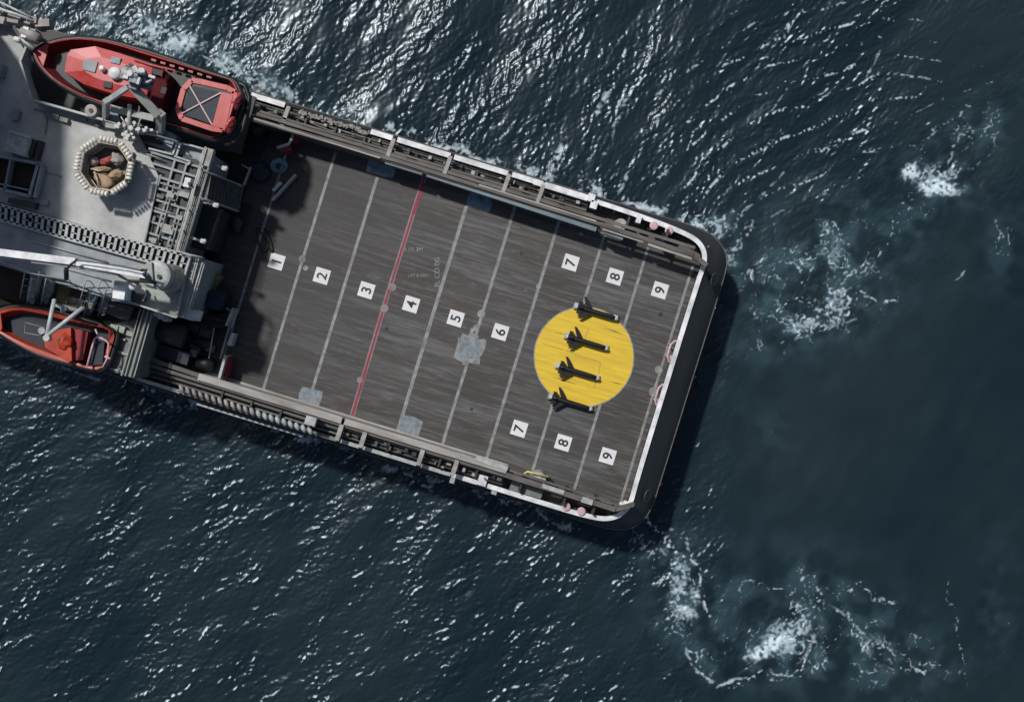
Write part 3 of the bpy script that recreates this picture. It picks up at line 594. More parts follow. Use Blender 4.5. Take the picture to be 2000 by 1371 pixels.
# rail round the port boat pocket
def handrail(pts, z, m, par, name='handrail', r_=.045, h=1.0, posts=True):
    mb = MB(); W = pz(pts, z) if not isinstance(pts[0], Vector) else pts
    mb.tube(W, r_, 6); mb.tube([v-Vector((0, 0, h*.5)) for v in W], r_*.7, 5)
    if posts:
        for a, b in zip(W[:-1], W[1:]):
            k = max(1, int((b-a).length/1.2))
            for i in range(k+1):
                q = a+(b-a)*i/k; mb.tube([q, q-Vector((0, 0, h))], r_*.8, 5)
    return mb.build(name, M[m], par)
pb = MB(); bp_ = pz([(50, 92), (39, 120), (62, 195), (128, 213), (201, 234)], UZ+1.0)
for a, b in zip(bp_[:-1], bp_[1:]): pb.bar(a, b, .13, 1.0)
pb.build('pocket_bulwark', M['dullwhite'], ship)
MB().quad(*(pz([(46, 96), (38, 120), (62, 196)], UZ+.02)+pz([(80, 200), (60, 150), (62, 108)], UZ-1.2))).build('sloped_plate', M['midgrey'], ship)
handrail([(201, 234), (268, 254), (345, 276)], UZ+.9, 'dullwhite', ship)
# pipe-and-panel framework aft of upper deck
gp = MB().prism([Q(338, 186, 5.7), Q(480, 186, 5.7), Q(480, 374, 5.7), Q(402, 374, 5.7), Q(396, 240, 5.7), Q(338, 236, 5.7)], 5.5)
gb = gp.build('grating_platform', M['dark'], ship)
fb = MB(); z = 5.95
for t_ in (198, 218, 240, 262, 284, 306, 328, 350, 371):
    s0 = 340 if t_ < 225 else 397; fb.bar(Q(s0, t_, z), Q(476, t_+random.uniform(-1, 1), z), 4/PXM, .2)
for s, ta, tb in ((400, 235, 372), (424, 262, 350), (442, 198, 284), (452, 284, 372), (468, 198, 372), (370, 198, 238), (345, 186, 236), (418, 198, 262), (434, 306, 328)):
    fb.bar(Q(s, ta, z+.01), Q(s+1, tb, z+.01), 3.5/PXM, .2)
fb.build('frame_bar', M['midgrey'], gb)
ex_ = MB()
for a, b in (((300, 262), (345, 277)), ((345, 277), (337, 302)), ((337, 302), (290, 290)), ((352, 280), (344, 304)), ((372, 284), (404, 293)), ((352, 280), (372, 284)), ((340, 305), (372, 316)), ((372, 316), (366, 322)), ((398, 292), (390, 316))):
    ex_.bar(P(*a, 6.1), P(*b, 6.1), 3/PXM, .3)
ex_.build('frame_bar', M['dullwhite'], gb)
# catwalk on the aft edge
cw = MB().prism(pz([(401, 288), (417, 293), (358, 493), (342, 489)], UZ+.06), UZ-.1).build('catwalk', M['beige'], ship)
cb_ = MB()
for off in (1, 5, 9, 13): cb_.bar(P(401+off, 289+off*.3, UZ+.12), P(342.5+off, 488+off*.3, UZ+.12), 1.2/PXM, .05)
for i in range(12):
    f_ = i/11; x = 401+(342-401)*f_; y = 289+(489-289)*f_; cb_.bar(P(x, y, UZ+.15), P(x+16, y+4.5, UZ+.15), 1.4/PXM, .06)
cb_.build('walkway_grating', M['green'], cw)
handrail([(401, 288), (342, 489)], UZ+.6, 'dullwhite', cw, r_=.06, h=.5); handrail([(417, 293), (358, 493)], UZ+.5, 'green', cw, r_=.04, h=.4)
MB().prism(pz([(404, 289), (418, 293), (408, 326), (393, 322)], UZ+.5), UZ).build('locker', M['beige'], cw)
# slotted walkway running forward
sw = MB(); U = P(-60, 384, UZ+.3); V = P(372, 501, UZ+.3); U2 = P(-60, 413, UZ+.3); V2 = P(362, 531, UZ+.3)
sw.bar(U, V, 5.5/PXM, .25); sw.bar(U2, V2, 5.5/PXM, .25)
for i in range(37):
    f_ = i/36; a = U.lerp(V, f_); b = U2.lerp(V2, f_); sw.bar(a, b, 5.0/PXM, .12)
    if i % 2: sw.bar(a.lerp(b, .5)-Vector((.1, 0, 0)), a.lerp(b, .5)+Vector((.25, -.1, 0)), .06, .1)
swo = sw.build('slotted_walkway', M['dullwhite'], ship)
MB().prism([U-Vector((0, 0, .2)), V-Vector((0, 0, .2)), V2-Vector((0, 0, .2)), U2-Vector((0, 0, .2))], UZ-.28).build('walkway_tray', M['ink'], swo)
# aft walkway beside crane, crane platform
cp = MB().prism(pz([(228, 545), (268, 520), (362, 531), (343, 619), (246, 588), (218, 586)], UZ+.4), UZ-.3).build('crane_platform', M['green'], ship)
edge = MB()
for a, b in (((218, 586), (247, 588)), ((247, 588), (344, 620)), ((362, 532), (344, 620)), ((372, 500), (362, 532))): edge.bar(P(*a, UZ+.75), P(*b, UZ+.75), 3/PXM, .4)
edge.build('coaming', M['dullwhite'], cp)
aw = MB().prism(pz([(374, 497), (391, 502), (357, 621), (344, 619)], UZ+.35), UZ-.1).build('crane_walkway', M['green'], ship)
al = MB()
for off in (1, 6, 11, 15): al.bar(P(374+off, 498+off*.2, UZ+.42), P(343+off, 617+off*.15, UZ+.42), 1.5/PXM, .05)
for i in range(9): al.bar(P(374-31*i/8, 498+119*i/8, UZ+.45), P(390-33*i/8, 502+118*i/8, UZ+.45), 1.3/PXM, .05)
al.build('walkway_grating', M['green'], aw)
handrail([(395, 514), (369, 604)], UZ+1.0, 'dullwhite', aw, r_=.05); handrail([(345, 490), (372, 498), (391, 502)], UZ+1.1, 'dullwhite', aw, r_=.05)
# deckhouse side strips down to the starboard rail
ss_ = MB().prism(pz([(282, 600), (299, 604), (262, 738), (235, 732)], 4.4), 0).build('side_bulkhead', M['dimgreen'], ship)
l3 = MB()
for off in (2, 9, 19, 27): l3.bar(P(272+off, 604, 4.6), P(235+off, 734, 4.6), 1.6/PXM, .12)
l3.build('bulkhead_rib', M['green'], ss_)
MB().bar(P(402, 289, UZ+.62), P(344, 489, UZ+.62), 4/PXM, .06).build('edge_plate', M['dullwhite'], cw)
MB().prism(pz([(216, 634), (270, 622), (236, 730), (205, 722), (222, 690)], 3.6), 2.4).build('boat_platform', M['dimgreen'], ship)
for x, y, l_, w_, h in ((222, 640, .5, .35, .6), (235, 643, .5, .4, .5), (248, 650, .7, .3, .3), (231, 660, .9, .12, .2), (240, 690, .8, .15, .2), (225, 722, 1.4, .1, .1)): MB().box(P(x, y, 3.6+h), l_, w_, h).build('platform_fitting', M['green'], ship)
MB().prism(pz([(216, 588), (262, 600), (250, 628), (208, 612)], 4.6), 4.2).build('lower_roof', M['dark'], ship)
# hole with yellow-olive floor and two stair flights on starboard side
of = MB().prism(pz([(116, 543), (176, 553), (163, 604), (108, 592)], 4.0), 3.8).build('landing_floor', M['olive'], ship)
MB().prism(pz([(140, 553), (170, 558), (160, 601), (130, 592)], 4.06), 3.9).build('floor_opening', M['ink'], of)
MB().prism(pz([(-40, 580), (0, 584), (27, 594), (-40, 600)], 3.0), 2.8).build('landing_floor', M['olive'], ship)
MB().prism(pz([(-60, 506), (60, 536), (48, 590), (-60, 578)], 2.9), 2.7).build('well_floor', M['rust_and_shade'], ship)
def stairs(x0, y0, x1, y1, wpx, z0, z1, nst, mt, par, name='stairway', mr='dullwhite'):
    a = P(x0, y0, z0); b = P(x1, y1, z1); d = (b-a); h = Vector((d.x, d.y, 0)).normalized(); r_ = Vector((h.y, -h.x, 0))*wpx/PXM/2; mb = MB()
    for i in range(nst):
        q = a+d*(i+.5)/nst; mb.bar(q-r_, q+r_, .20, .05)
    so_ = mb.build(name, M[mt], par); rl = MB()
    for sg in (-1, 1):
        rl.bar(a+r_*sg, b+r_*sg, .08, .25); A_ = a+r_*sg+Vector((0, 0, .95)); B_ = b+r_*sg+Vector((0, 0, .95)); rl.tube([A_, B_], .04, 6)
        for i in range(5): q = a.lerp(b, i/4)+r_*sg; rl.tube([q, q+Vector((0, 0, .95))], .03, 5)
    rl.build('stair_rail', M[mr], so_); return so_
stairs(402, 364, 471, 389, 48, UZ, 1.6, 11, 'pipe', ship)
for x0 in (56, 84): stairs(x0+12, 540, x0-2+4, 590, 17, UZ-.3, 3.0, 9, 'midgrey', ship)
for x0 in (178, 206): stairs(x0+8, 556, x0-10, 612, 16, UZ-.3, 3.0, 9, 'midgrey', ship)
handrail([(0, 511), (60, 534), (125, 546)], UZ+.8, 'dullwhite', ship)
# lower roof aft under catwalk, brackets with lamps
MB().prism(pz([(384, 394), (430, 409), (400, 486), (362, 480)], 3.4), 0).build('winch_room_roof', M['dark'], ship)
for x0, y0, x1, y1 in ((409, 317, 438, 329), (388, 390, 421, 401), (364, 460, 396, 471)):
    lb = MB(); lb.tube([P(x0, y0, 5.8), P(x1, y1, 5.6)], .05, 6); lb.tube([P(x0, y0+4, 5.8), P(x1, y1+1, 5.6)], .04, 6)
    br = lb.build('lamp_bracket', M['dullwhite'], ship); MB().box(P(x1, y1, 5.75), .30, .25, .25).dome(P(x1+3, y1, 5.75), .14, .1).build('floodlight', M['cap'], br)
# wheelhouse further forward (outside the picture, it throws the shade on the upper deck)
wh = MB().prism([Vector((-31.9, 20.6, 19)), Vector((-32.0, 14.6, 19)), Vector((-33.6, 10.0, 19)), Vector((-48, 13, 19)), Vector((-48, 22, 19))], UZ-.2)
who = wh.build('wheelhouse', M['dullwhite'], ship)
# deck clutter on vessel forward of cargo deck : floor sheet blackened to stand for shade
MB().prism([Q(430, 88, .06), Q(585, 92, .06), Q(560, 300, .06), Q(560, 560, .06), Q(430, 580, .06)], .035).build('shade_painted_floor', M['black'], ship)
b2 = MB()
b2.bar(P(455, 602, 1.8), P(441, 636, 1.8), .12, 1.6); b2.bar(P(440, 694, 1.8), P(427, 742, 1.8), .16, 1.7); b2.bar(P(457, 604, .5), P(430, 700, .5), .1, .4)
b2.build('barrier', M['dullwhite'], ship)
MB().bar(P(424, 741, 1.9), P(395, 736, 1.9), .2, 1.2).build('barrier', M['dullwhite'], ship)
hv = [(0, 6.2)]

# ------------------------------------------------------------------ things on the upper deck
vb = empty('vent_box', P(32, 300, UZ), 'light grey ventilation box with domed lid beside the framed hatch', 'ventilator')
mb = MB(); c_ = [(18, 255), (58, 268), (48, 306), (8, 294)]
mb.prism(pz(c_, UZ+1.1), UZ); mb.build('casing', M['dullwhite'], vb)
MB().bar(P(18, 256, UZ+1.25), P(58, 269, UZ+1.25), .12, .2).build('lid_rim', M['cap'], vb)
MB().prism(pz([(62, 271), (70, 274), (61, 306), (52, 303)], UZ+.7), UZ).build('louvre', M['dark'], vb)
MB().prism(pz([(74, 273), (82, 276), (72, 312), (66, 309)], UZ+.5), UZ).build('louvre', M['dark'], vb)
ht = empty('hatch', P(30, 345, UZ), 'open framed hatch with a dark rusty well and pale metal coaming', 'hatch')
MB().prism(pz([(-30, 296), (76, 322), (58, 384), (-30, 360)], UZ+.05), UZ).build('well', M['rust_and_shade'], ht)
mb = MB()
for a, b, w_ in (((-30, 299), (80, 321), .16), ((74, 320), (56, 384), .17), ((81, 322), (66, 386), .12), ((-30, 362), (56, 383), .18), ((20, 311), (8, 372), .10), ((-30, 353), (58, 372), .08)): mb.bar(P(*a, UZ+.7), P(*b, UZ+.7), w_, .6)
mb.build('coaming', M['midgrey'], ht)
solo('storage_locker', MB().prism(pz([(17, 386), (70, 396), (66, 408), (14, 396)], UZ+.6), UZ), M['dark'], P(42, 396, UZ), 'dark low locker wedged between the hatch and the slotted walkway', 'locker')
solo('deck_locker', MB().prism(pz([(-30, 120), (6, 126), (0, 150), (-30, 146)], UZ+.7), UZ), M['midgrey'], P(-5, 135, UZ), 'small slate grey locker at the left edge of the upper deck', 'locker')
sp1 = empty('searchlight', P(365, 356, UZ), 'bright white square searchlight on the grating platform by the catwalk', 'lamp')
MB().prism(pz([(362, 346), (373, 349), (368, 367), (357, 364)], UZ+.9), UZ+.5).build('lamp_housing', M['white'], sp1); MB().cyl(P(369, 359, UZ+.95), .09, .5, 10).cyl(P(365, 356, UZ+.5), .06, .5, 8).build('lamp_stand', M['dark'], sp1)
# inflatable float / transfer basket
bk = empty('transfer_basket', P(203, 325, UZ+.4), 'octagonal transfer basket ringed with cream floats standing on the pale grey upper deck', 'basket')
BZ = UZ+1.9; oc = P(203, 325, BZ); oct_ = []
for k in range(8):
    a = R(22.5+45*k)-A17*.6; oct_.append(oc+Vector((math.cos(a), math.sin(a), 0))*1.68)
for k in range(8):
    a = oct_[k]; b = oct_[(k+1) % 8]; L_ = (b-a).length
    mb = MB(); nseg = 5
    for j in range(nseg):
        p0 = a.lerp(b, .08+j*.84/nseg+.015); p1 = a.lerp(b, .08+(j+1)*.84/nseg-.015)
        mb.tube([p0, p0.lerp(p1, .2), p0.lerp(p1, .8), p1], [.11, .18+random.uniform(-.02, .02), .18, .11], 8)
    mb.build('float', M['cream'], bk)
inn = [oc+(v-oc)*.86-Vector((0, 0, .1)) for v in oct_]; mb = MB(); mb.tube(inn, .05, 6, True)
mb.tube([oc+(v-oc)*.80-Vector((0, 0, .9)) for v in oct_], .05, 6, True)
for v in oct_: mb.tube([v-Vector((0, 0, .05)), oc+(v-oc)*.80-Vector((0, 0, 1.4))], .04, 6)
mb.build('frame', M['creambar'], bk)
fl = [oc+(v-oc)*.78-Vector((0, 0, 1.35)) for v in oct_]; mb = MB(); mb.prism(fl, fl[0].z-.1)
top_ = [oc+(v-oc)*.84-Vector((0, 0, .15)) for v in oct_]
mb.add(top_+fl, [(k, (k+1) % 8, 8+(k+1) % 8, 8+k) for k in range(8)]); mb.build('net_wall', M['net'], bk)
for k in range(8):
    v = oc+(oct_[k]-oc)*.80; MB().bar(v-Vector((0, 0, 1.45)), Vector((v.x, v.y, UZ+.0))+Vector((.0, 0, .02)), .10, .10, Vector((1, 0, 0))).build('leg', M['net'], bk)
def lump(c, rx, ry, rz, ang, seed):
    rr = random.Random(seed); bm = bmesh.new(); bmesh.ops.create_icosphere(bm, subdivisions=3, radius=1)
    ph = [(rr.uniform(1.5, 4), Vector((rr.uniform(-1, 1), rr.uniform(-1, 1), rr.uniform(-1, 1))).normalized(), rr.uniform(0, 6)) for _ in range(7)]
    mb = MB(); vs = []
    for v in bm.verts:
        d = 1+sum(.07*math.sin(f*v.co.dot(q)*2.2+p) for f, q, p in ph); co = v.co*d
        x, y = co.x*rx, co.y*ry; vs.append(Vector((c.x+x*math.cos(ang)-y*math.sin(ang), c.y+x*math.sin(ang)+y*math.cos(ang), c.z+co.z*rz)))
    fs = [tuple(w_.index for w_ in f.verts) for f in bm.faces]; bm.free(); return mb.add(vs, fs, True)
for nm, x, y, rx, ry, ang, m, lab, ct in (
    ('canvas_sack', 203, 352, .62, .36, -.6, 'canvas', 'crumpled tan canvas sack at the lower side of the octagonal basket', 'sack'),
    ('folded_canvas', 199, 331, .52, .16, .05, 'canvas', 'narrow rolled tan canvas in the middle of the octagonal basket', 'canvas roll'),
    ('canvas_bundle', 226, 342, .40, .28, .4, 'canvas', 'tan bundle against the right side of the octagonal basket', 'bundle'),
    ('kit_bag', 182, 316, .32, .28, .2, 'canvas2', 'pale grey kit bag at the left inside the octagonal basket', 'bag'),
    ('red_bag', 208, 315, .40, .22, .3, 'redcloth', 'small red cloth bag between two grey bags in the octagonal basket', 'bag'),
    ('grey_bag', 229, 310, .36, .40, .2, 'canvas2', 'round grey bag at the upper right inside the octagonal basket', 'bag')):
    solo(nm, lump(P(x, y, UZ+.95), rx, ry, .28, ang, hash(nm) % 97 if False else len(nm)*7), M[m], P(x, y, UZ+.7), lab, ct)
rp = empty('strap_roll', P(190, 355, UZ+.9), 'pale straps curled over the tan sack in the octagonal basket', 'strap')
MB().tube([P(184, 336, UZ+1.3), P(190, 350, UZ+1.35), P(193, 368, UZ+1.2)], .06, 6).tube([P(178, 330, UZ+1.2), P(192, 334, UZ+1.35), P(206, 331, UZ+1.3)], .05, 6).build('strap', M['creambar'], rp)

# forward port machinery
mc = empty('mooring_winch', P(60, 60, UZ), 'beige mooring winch and pipes crowded at the forward port corner of the upper deck', 'winch')
mb = MB()
for i in range(26):
    x = random.uniform(-30, 82); y = 22+ (x+30)*.35+random.uniform(-18, 26); 
    if y > 100 or (x < 20 and y > 50): continue
    mb.box(P(x, y, UZ+random.uniform(.4, 1.2)), random.uniform(.2, .9), random.uniform(.15, .5), .8, random.uniform(-.6, .2))
mb.build('housing', M['beige'], mc)
MB().tube([P(44, 62, UZ+1.3), P(76, 78, UZ+1.3)], [.35, .35], 12).build('drum', M['beige'], mc)
MB().tube([P(-20, 12, UZ+1.4), P(30, 28, UZ+1.4), P(62, 40, UZ+1.2), (P(82, 52, UZ))], .09, 6).tube([P(0, 5, UZ+1.2), P(60, 34, UZ+1.3)], .07, 6).tube([P(38, 74, UZ+1.2), P(66, 96, UZ+1.1)], .12, 6).build('pipe', M['cap'], mc)
MB().prism(pz([(46, 52), (56, 55), (50, 74), (40, 72)], UZ+1.6), UZ).build('control_box', M['white'], mc)
MB().tube([P(28, 76, UZ+1.2), P(40, 80, UZ+1.2)], [.15, .2], 8).build('horn', M['white'], mc)
MB().cyl(P(69, 76, UZ+1.45), .15, .4, 10).build('socket', M['dark'], mc)
fl2 = empty('fairlead_roller', P(177, 217, UZ), 'round pale grey roller on the edge of the boat pocket', 'roller')
MB().cyl(P(177, 216, UZ+1.2), .36, 1.2, 18).build('drum', M['beige'], fl2); MB().cyl(P(177, 216, UZ+1.26), .13, .1, 12).build('hub', M['dark'], fl2)

# ------------------------------------------------------------------ boats
def boat(name, outline, z, loc, label, hullm_, innerm, depth=1.5, rimw=.16, mi='pink', keel=.35):
    name_dark = depth > 1.4; root = empty(name, loc, label, 'boat'); w_ = smooth_path(pz(outline, z)+[P(*outline[0], z)], 1)[:-1]
    k = len(w_); c = sum(w_, Vector((0, 0, 0)))/k
    def shr(f, zz): return [Vector((c.x+(v.x-c.x)*f, c.y+(v.y-c.y)*(f-.04), zz)) for v in w_]
    r0 = shr(1, z); r1 = shr(.965, z-.05); r2 = shr(.90, z-depth*.62); r3 = shr(.62, z-depth)
    vs = r0+shr(1.0, z-.3)+r2+r3; fs = []
    for j in range(3): fs += [(j*k+i, j*k+(i+1) % k, (j+1)*k+(i+1) % k, (j+1)*k+i) for i in range(k)]
    fs.append(tuple(range(3*k, 4*k)))
    h_ = MB().add(vs, fs, True).build('hull', M[hullm_], root)
    # rim
    rim = MB(); a = r0; b = [v+(c-v).normalized()*rimw for v in r0]; b = [Vector((v.x, v.y, z+.02)) for v in b]
    rim.add([v+Vector((0, 0, .04)) for v in a]+b, [(i, (i+1) % k, k+(i+1) % k, k+i) for i in range(k)], True)
    rim.build('gunwale', M[mi], root)
    inner = [Vector((v.x, v.y, z+.0)) for v in b]; fl_ = [v+(c-v)*.10 for v in inner]; fl_ = [Vector((v.x, v.y, z-.75)) for v in fl_]
    MB().add(inner+fl_, [(i, (i+1) % k, k+(i+1) % k, k+i) for i in range(k)], True).build('inner_side', M[innerm], root)
    MB().add(fl_, [tuple(range(k))]).build('floor', M['black' if name_dark else 'navy'], root)
    fn = MB().tube([v-Vector((0, 0, .28))-(c-v).normalized()*.10 for v in r0], .20, 8, True).build('fender', M['black'], root)
    return root, r0, c
BZ1 = 6.6
o1 = [(67, 100), (78, 90), (97, 81), (128, 73.5), (164, 72), (219, 80), (300, 106), (339, 119), (394, 138), (440, 153), (454, 157), (464, 176), (471, 202), (458, 240), (444, 262), (418, 275), (404, 271), (372, 259), (314, 242), (255, 222), (200, 203), (155, 186), (109, 159), (82, 132), (70, 112)]
b1, r0, c1 = boat('rescue_boat', o1, BZ1, P(270, 170, 4.8), 'large red rescue boat with pinkish cabin roof lying in the upper left cradle', 'black', 'darkred', 1.5, .09)
CZ = BZ1+.95
cab = MB(); roof = [(131, 108), (138, 98), (186, 91), (235, 105), (298, 127), (296, 146), (290, 172), (284, 196), (225, 185), (164, 165), (126, 141)]
rt = pz(roof, CZ); ce = sum(rt, Vector())/len(rt); rb = [Vector((ce.x+(v.x-ce.x)*1.05, ce.y+(v.y-ce.y)*1.08, BZ1-.7)) for v in rt]; k = len(rt)
ctr = [ce.lerp(v, .55)+Vector((0, 0, .16)) for v in rt]
cab.add(ctr+rt+rb, [tuple(range(k))]+[(i, k+i, k+(i+1) % k, (i+1) % k) for i in range(k)]+[(k+i, 2*k+i, 2*k+(i+1) % k, k+(i+1) % k) for i in range(k)])
cabo = cab.build('cabin', M['pink'], b1)
MB().prism(pz([(290, 128), (322, 138), (330, 146), (316, 212), (284, 204)], CZ-.25), BZ1-.7).build('aft_cabin', M['darkred'], b1)
mb = MB(); mb.tube(pz([(262, 118), (318, 134), (316, 152)], CZ+.15), .05, 6); mb.tube(pz([(300, 128), (342, 138), (341, 144)], CZ+.1), .05, 6); mb.build('grab_rail', M['pink'], b1)
MB().prism(pz([(297, 128), (321, 134), (316, 149), (298, 145)], CZ+.0), CZ-.1).build('cabin_window', M['ink'], b1)
MB().prism(pz([(163, 116), (191, 121), (185, 142), (161, 136)], CZ+.24), CZ+.0).build('roof_hatch', M['midgrey'], cabo)
MB().prism(pz([(218, 111), (236, 114), (233, 126), (215, 122)], CZ+.24), CZ-.0).build('roof_hatch', M['bluegrey'], cabo)
MB().prism(pz([(203, 158), (220, 161), (217, 173), (201, 170)], CZ+.2), CZ-.2).build('roof_window', M['ink'], cabo)
MB().prism(pz([(316, 170), (326, 172), (323, 184), (313, 182)], CZ-.2), CZ-.4).build('roof_window', M['ink'], cabo)
MB().cyl(P(223.4, 143, CZ+.45), .36, .4, 20).dome(P(223.4, 143, CZ+.45), .36, .14, 20).build('radar_dome', M['white'], b1)
MB().cyl(P(199, 134, CZ+.4), .15, .3, 12).dome(P(199, 134, CZ+.4), .17, .14).build('antenna_dome', M['white'], b1)
MB().cyl(P(179, 125, CZ+.4), .0, .0, 4) if False else 0
for x, y in ((254, 127), (260, 131), (247, 131)): MB().cyl(P(x, y, CZ+.5), .1, .5, 8).build('vent', M['dark'], b1)
# bow plate
MB().prism(pz([(70, 101), (94, 86), (90, 110), (84, 130)], BZ1+.05), BZ1-.1).build('bow_deck', M['pink'], b1)
# aft frame with covered hatch
FZ = BZ1+.75; fr2 = pz([(374, 157), (358, 174), (347, 214), (355, 232), (416, 252), (434, 254), (446, 220), (458, 180), (444, 172), (392, 160)], FZ)
mb = MB()
for i in range(len(fr2)): mb.bar(fr2[i], fr2[(i+1) % len(fr2)], .30, .25)
afr = mb.build('aft_frame', M['pink'], b1)
MB().prism(pz([(432, 180), (455, 185), (440, 252), (414, 246)], FZ+.03), FZ-.3).build('aft_deck_plate', M['pink'], b1)
MB().prism(pz([(370, 168), (432, 181), (414, 244), (355, 222)], FZ-.06), FZ-.3).build('hatch_cover', M['navy'], b1)
mb = MB(); mb.bar(P(370, 168, FZ+.02), P(414, 244, FZ+.02), .07, .05); mb.bar(P(432, 181, FZ+.03), P(355, 222, FZ+.03), .07, .05); mb.build('cover_strap', M['pinkcap'], b1)
for x, y in ((460, 197), (447, 243)):
    e_ = lump(P(x, y, BZ1+.35), .34, .52, .42, -A17, 3); en = e_.build('engine_cover', M['pink'], b1); MB().cyl(P(x+3, y, BZ1+.80), .17, .3, 12).build('cowl_vent', M['darkred'], en)
mb = MB(); ring_ = pz([(455, 158), (478, 168), (487, 190), (484, 215), (474, 252), (460, 276), (440, 284)], BZ1-.3)
mb.tube(ring_, .16, 8); mb.tube(pz([(440, 206), (482, 213)], BZ1-.2), .08, 6); mb.tube(pz([(430, 250), (470, 262)], BZ1-.2), .08, 6); mb.build('stern_guard', M['black'], b1)
mb = MB()
for i in range(7): x = 300+i*18; mb.box(P(x, 118+i*5.5, BZ1-.1), .3, .12, .12)
mb.build('side_fitting', M['red'], b1)
BZ2 = 4.3
o2 = [(-30, 626), (-18, 612), (0, 605), (27, 597), (73, 602), (95, 606), (150, 622), (182, 633), (219, 640), (225, 655), (218, 678), (210, 706), (196, 725), (175, 723), (135, 711), (102, 702), (64, 688), (24, 666), (0, 650), (-18, 640)]
b2_, r02, c2 = boat('rescue_boat', o2, BZ2, P(110, 660, 2.6), 'smaller orange open rescue boat lying in the lower left cradle below the crane', 'black', 'orange', 1.3, .26, 'orange')
cn = MB().prism(pz([(87, 664), (103, 646), (138, 640), (140, 704), (134, 708), (88, 678)], BZ2+.45), BZ2-.7).build('console', M['orange'], b2_)
MB().prism(pz([(138, 640), (172, 648), (162, 704), (140, 704)], BZ2+.1), BZ2-.7).build('aft_seat', M['red'], b2_)
lump(P(128, 668, BZ2+.4), .45, .5, .3, 0, 5).build('console_hood', M['orange'], b2_)
MB().box(P(117, 665, BZ2+.62), .25, .2, .3).box(P(125, 661, BZ2+.7), .12, .2, .3).build('instrument', M['dark'], b2_)
mb = MB(); mb.tube(pz([(170, 716), (178, 685), (184, 663), (190, 658), (205, 664), (212, 670), (210, 700), (200, 718)], BZ2+.5), .07, 6); mb.tube(pz([(186, 643), (190, 652), (205, 664)], BZ2+.45), .06, 6); mb.tube(pz([(205, 696), (216, 701)], BZ2+.5), .08, 6); mb.build('roll_bar', M['pinkcap'], b2_)
MB().prism(pz([(184, 666), (204, 668), (200, 712), (176, 714)], BZ2+.2), BZ2-.5).build('engine_well_cover', M['navy'], b2_)
MB().cyl(P(81, 646, BZ2-.55), .22, .1, 14).build('deck_fitting', M['dullwhite'], b2_)
mb = MB(); mb.tube(pz([(50, 630), (88, 640), (80, 656), (48, 650)], BZ2-.72), .03, 5, True); mb.build('floor_hatch', M['midgrey'], b2_)
MB().prism(pz([(-28, 626), (0, 606), (4, 640), (0, 649)], BZ2+.04), BZ2-.1).build('bow_deck', M['orange'], b2_)

# davits
d1 = empty('boat_davit', P(255, 250, 3), 'grey A-frame davit reaching over the large red rescue boat', 'davit')
mb = MB(); mb.bar(P(248, 170, 9.2), P(203, 200, 8.6), .28, .3); mb.bar(P(203, 199, 8.6), P(202, 246, 6.2), .28, .35); mb.build('arm', M['dullwhite'], d1)
mb = MB(); mb.bar(P(258, 170, 9.2), P(309, 226, 8.4), .50, .35); mb.bar(P(310, 224, 8.4), P(309, 266, 6.2), .45, .35); mb.build('arm', M['green'], d1)
MB().bar(P(216, 212, 7.6), P(300, 231, 7.6), .38, .3).bar(P(206, 244, 6.9), P(308, 262, 6.9), .28, .3).build('crossbeam', M['green'], d1)
hd = MB(); 
for x, y, l_, w_, h, z_ in ((248, 144, .7, .7, .6, 9.9), (262, 146, .45, .9, .7, 10.1), (276, 152, .6, .6, .6, 9.7), (288, 150, .6, .3, .5, 9.5), (262, 162, .5, .7, .5, 9.5), (280, 166, .7, .35, .5, 9.3)): hd.box(P(x, y, z_), l_, w_, h)
hdo = hd.build('winch_head', M['bluegrey'], d1)
hd = MB(); hd.tube([P(241, 142, 10), P(270, 150, 10)], .2, 8); hd.cyl(P(253, 143, 10.3), .17, .4, 12); hd.cyl(P(276, 139, 10.2), .19, .5, 12); hd.box(P(245, 150, 10.2), .3, .2, .3); hd.box(P(264, 135, 10.2), .25, .35, .3, .4); hd.tube([P(258, 132, 10.2), P(268, 142, 10.4), P(284, 144, 10.2)], .05, 6); hd.box(P(290, 158, 9.8), .35, .12, .3, .5); hd.box(P(270, 158, 10.1), .15, .4, .3); hd.box(P(296, 150, 9.9), .4, .15, .2); hd.tube([P(238, 147, 9.9), P(238, 138, 9.9), P(250, 134, 9.9)], .06, 6); hd.build('sheave', M['cap'], d1)
hd = MB()
for x, y, r_ in ((248, 235, .13), (262, 240, .10), (255, 250, .15), (246, 258, .09), (270, 252, .12), (250, 265, .11), (232, 242, .1), (285, 250, .1)): hd.cyl(P(x, y, 7.5), r_, .6, 10); hd.box(P(x+6, y+4, 7.3), .45, .14, .5, -A17+r_*3); hd.box(P(x-4, y+5, 7.1), .3, .2, .4)
hd.tube([P(236, 228, 7.6), P(246, 244, 7.4), P(240, 262, 7)], .04, 5); hd.tube([P(275, 232, 7.6), P(268, 250, 7.2), P(280, 264, 7)], .04, 5)
hd.tube([P(253, 205, 7.9), P(252, 262, 7)], .13, 8); hd.tube([P(272, 208, 7.9), P(270, 240, 7)], .05, 6); hd.build('hydraulic_ram', M['cap'], d1)
MB().prism(pz([(206, 205), (226, 212), (236, 240), (206, 244)], 6.8), 6.4).build('gusset_plate', M['bluegrey'], d1)
MB().prism(pz([(312, 248), (345, 265), (335, 290), (309, 272)], 6.3), 5.2).build('base_plate', M['bluegrey'], d1)
MB().prism(pz([(200, 240), (320, 268), (312, 282), (200, 254)], 5.9), 3).build('pedestal', M['dark'], d1)
d2 = empty('boat_davit', P(130, 610, 3), 'thin white V-shaped davit arms over the smaller orange rescue boat', 'davit')
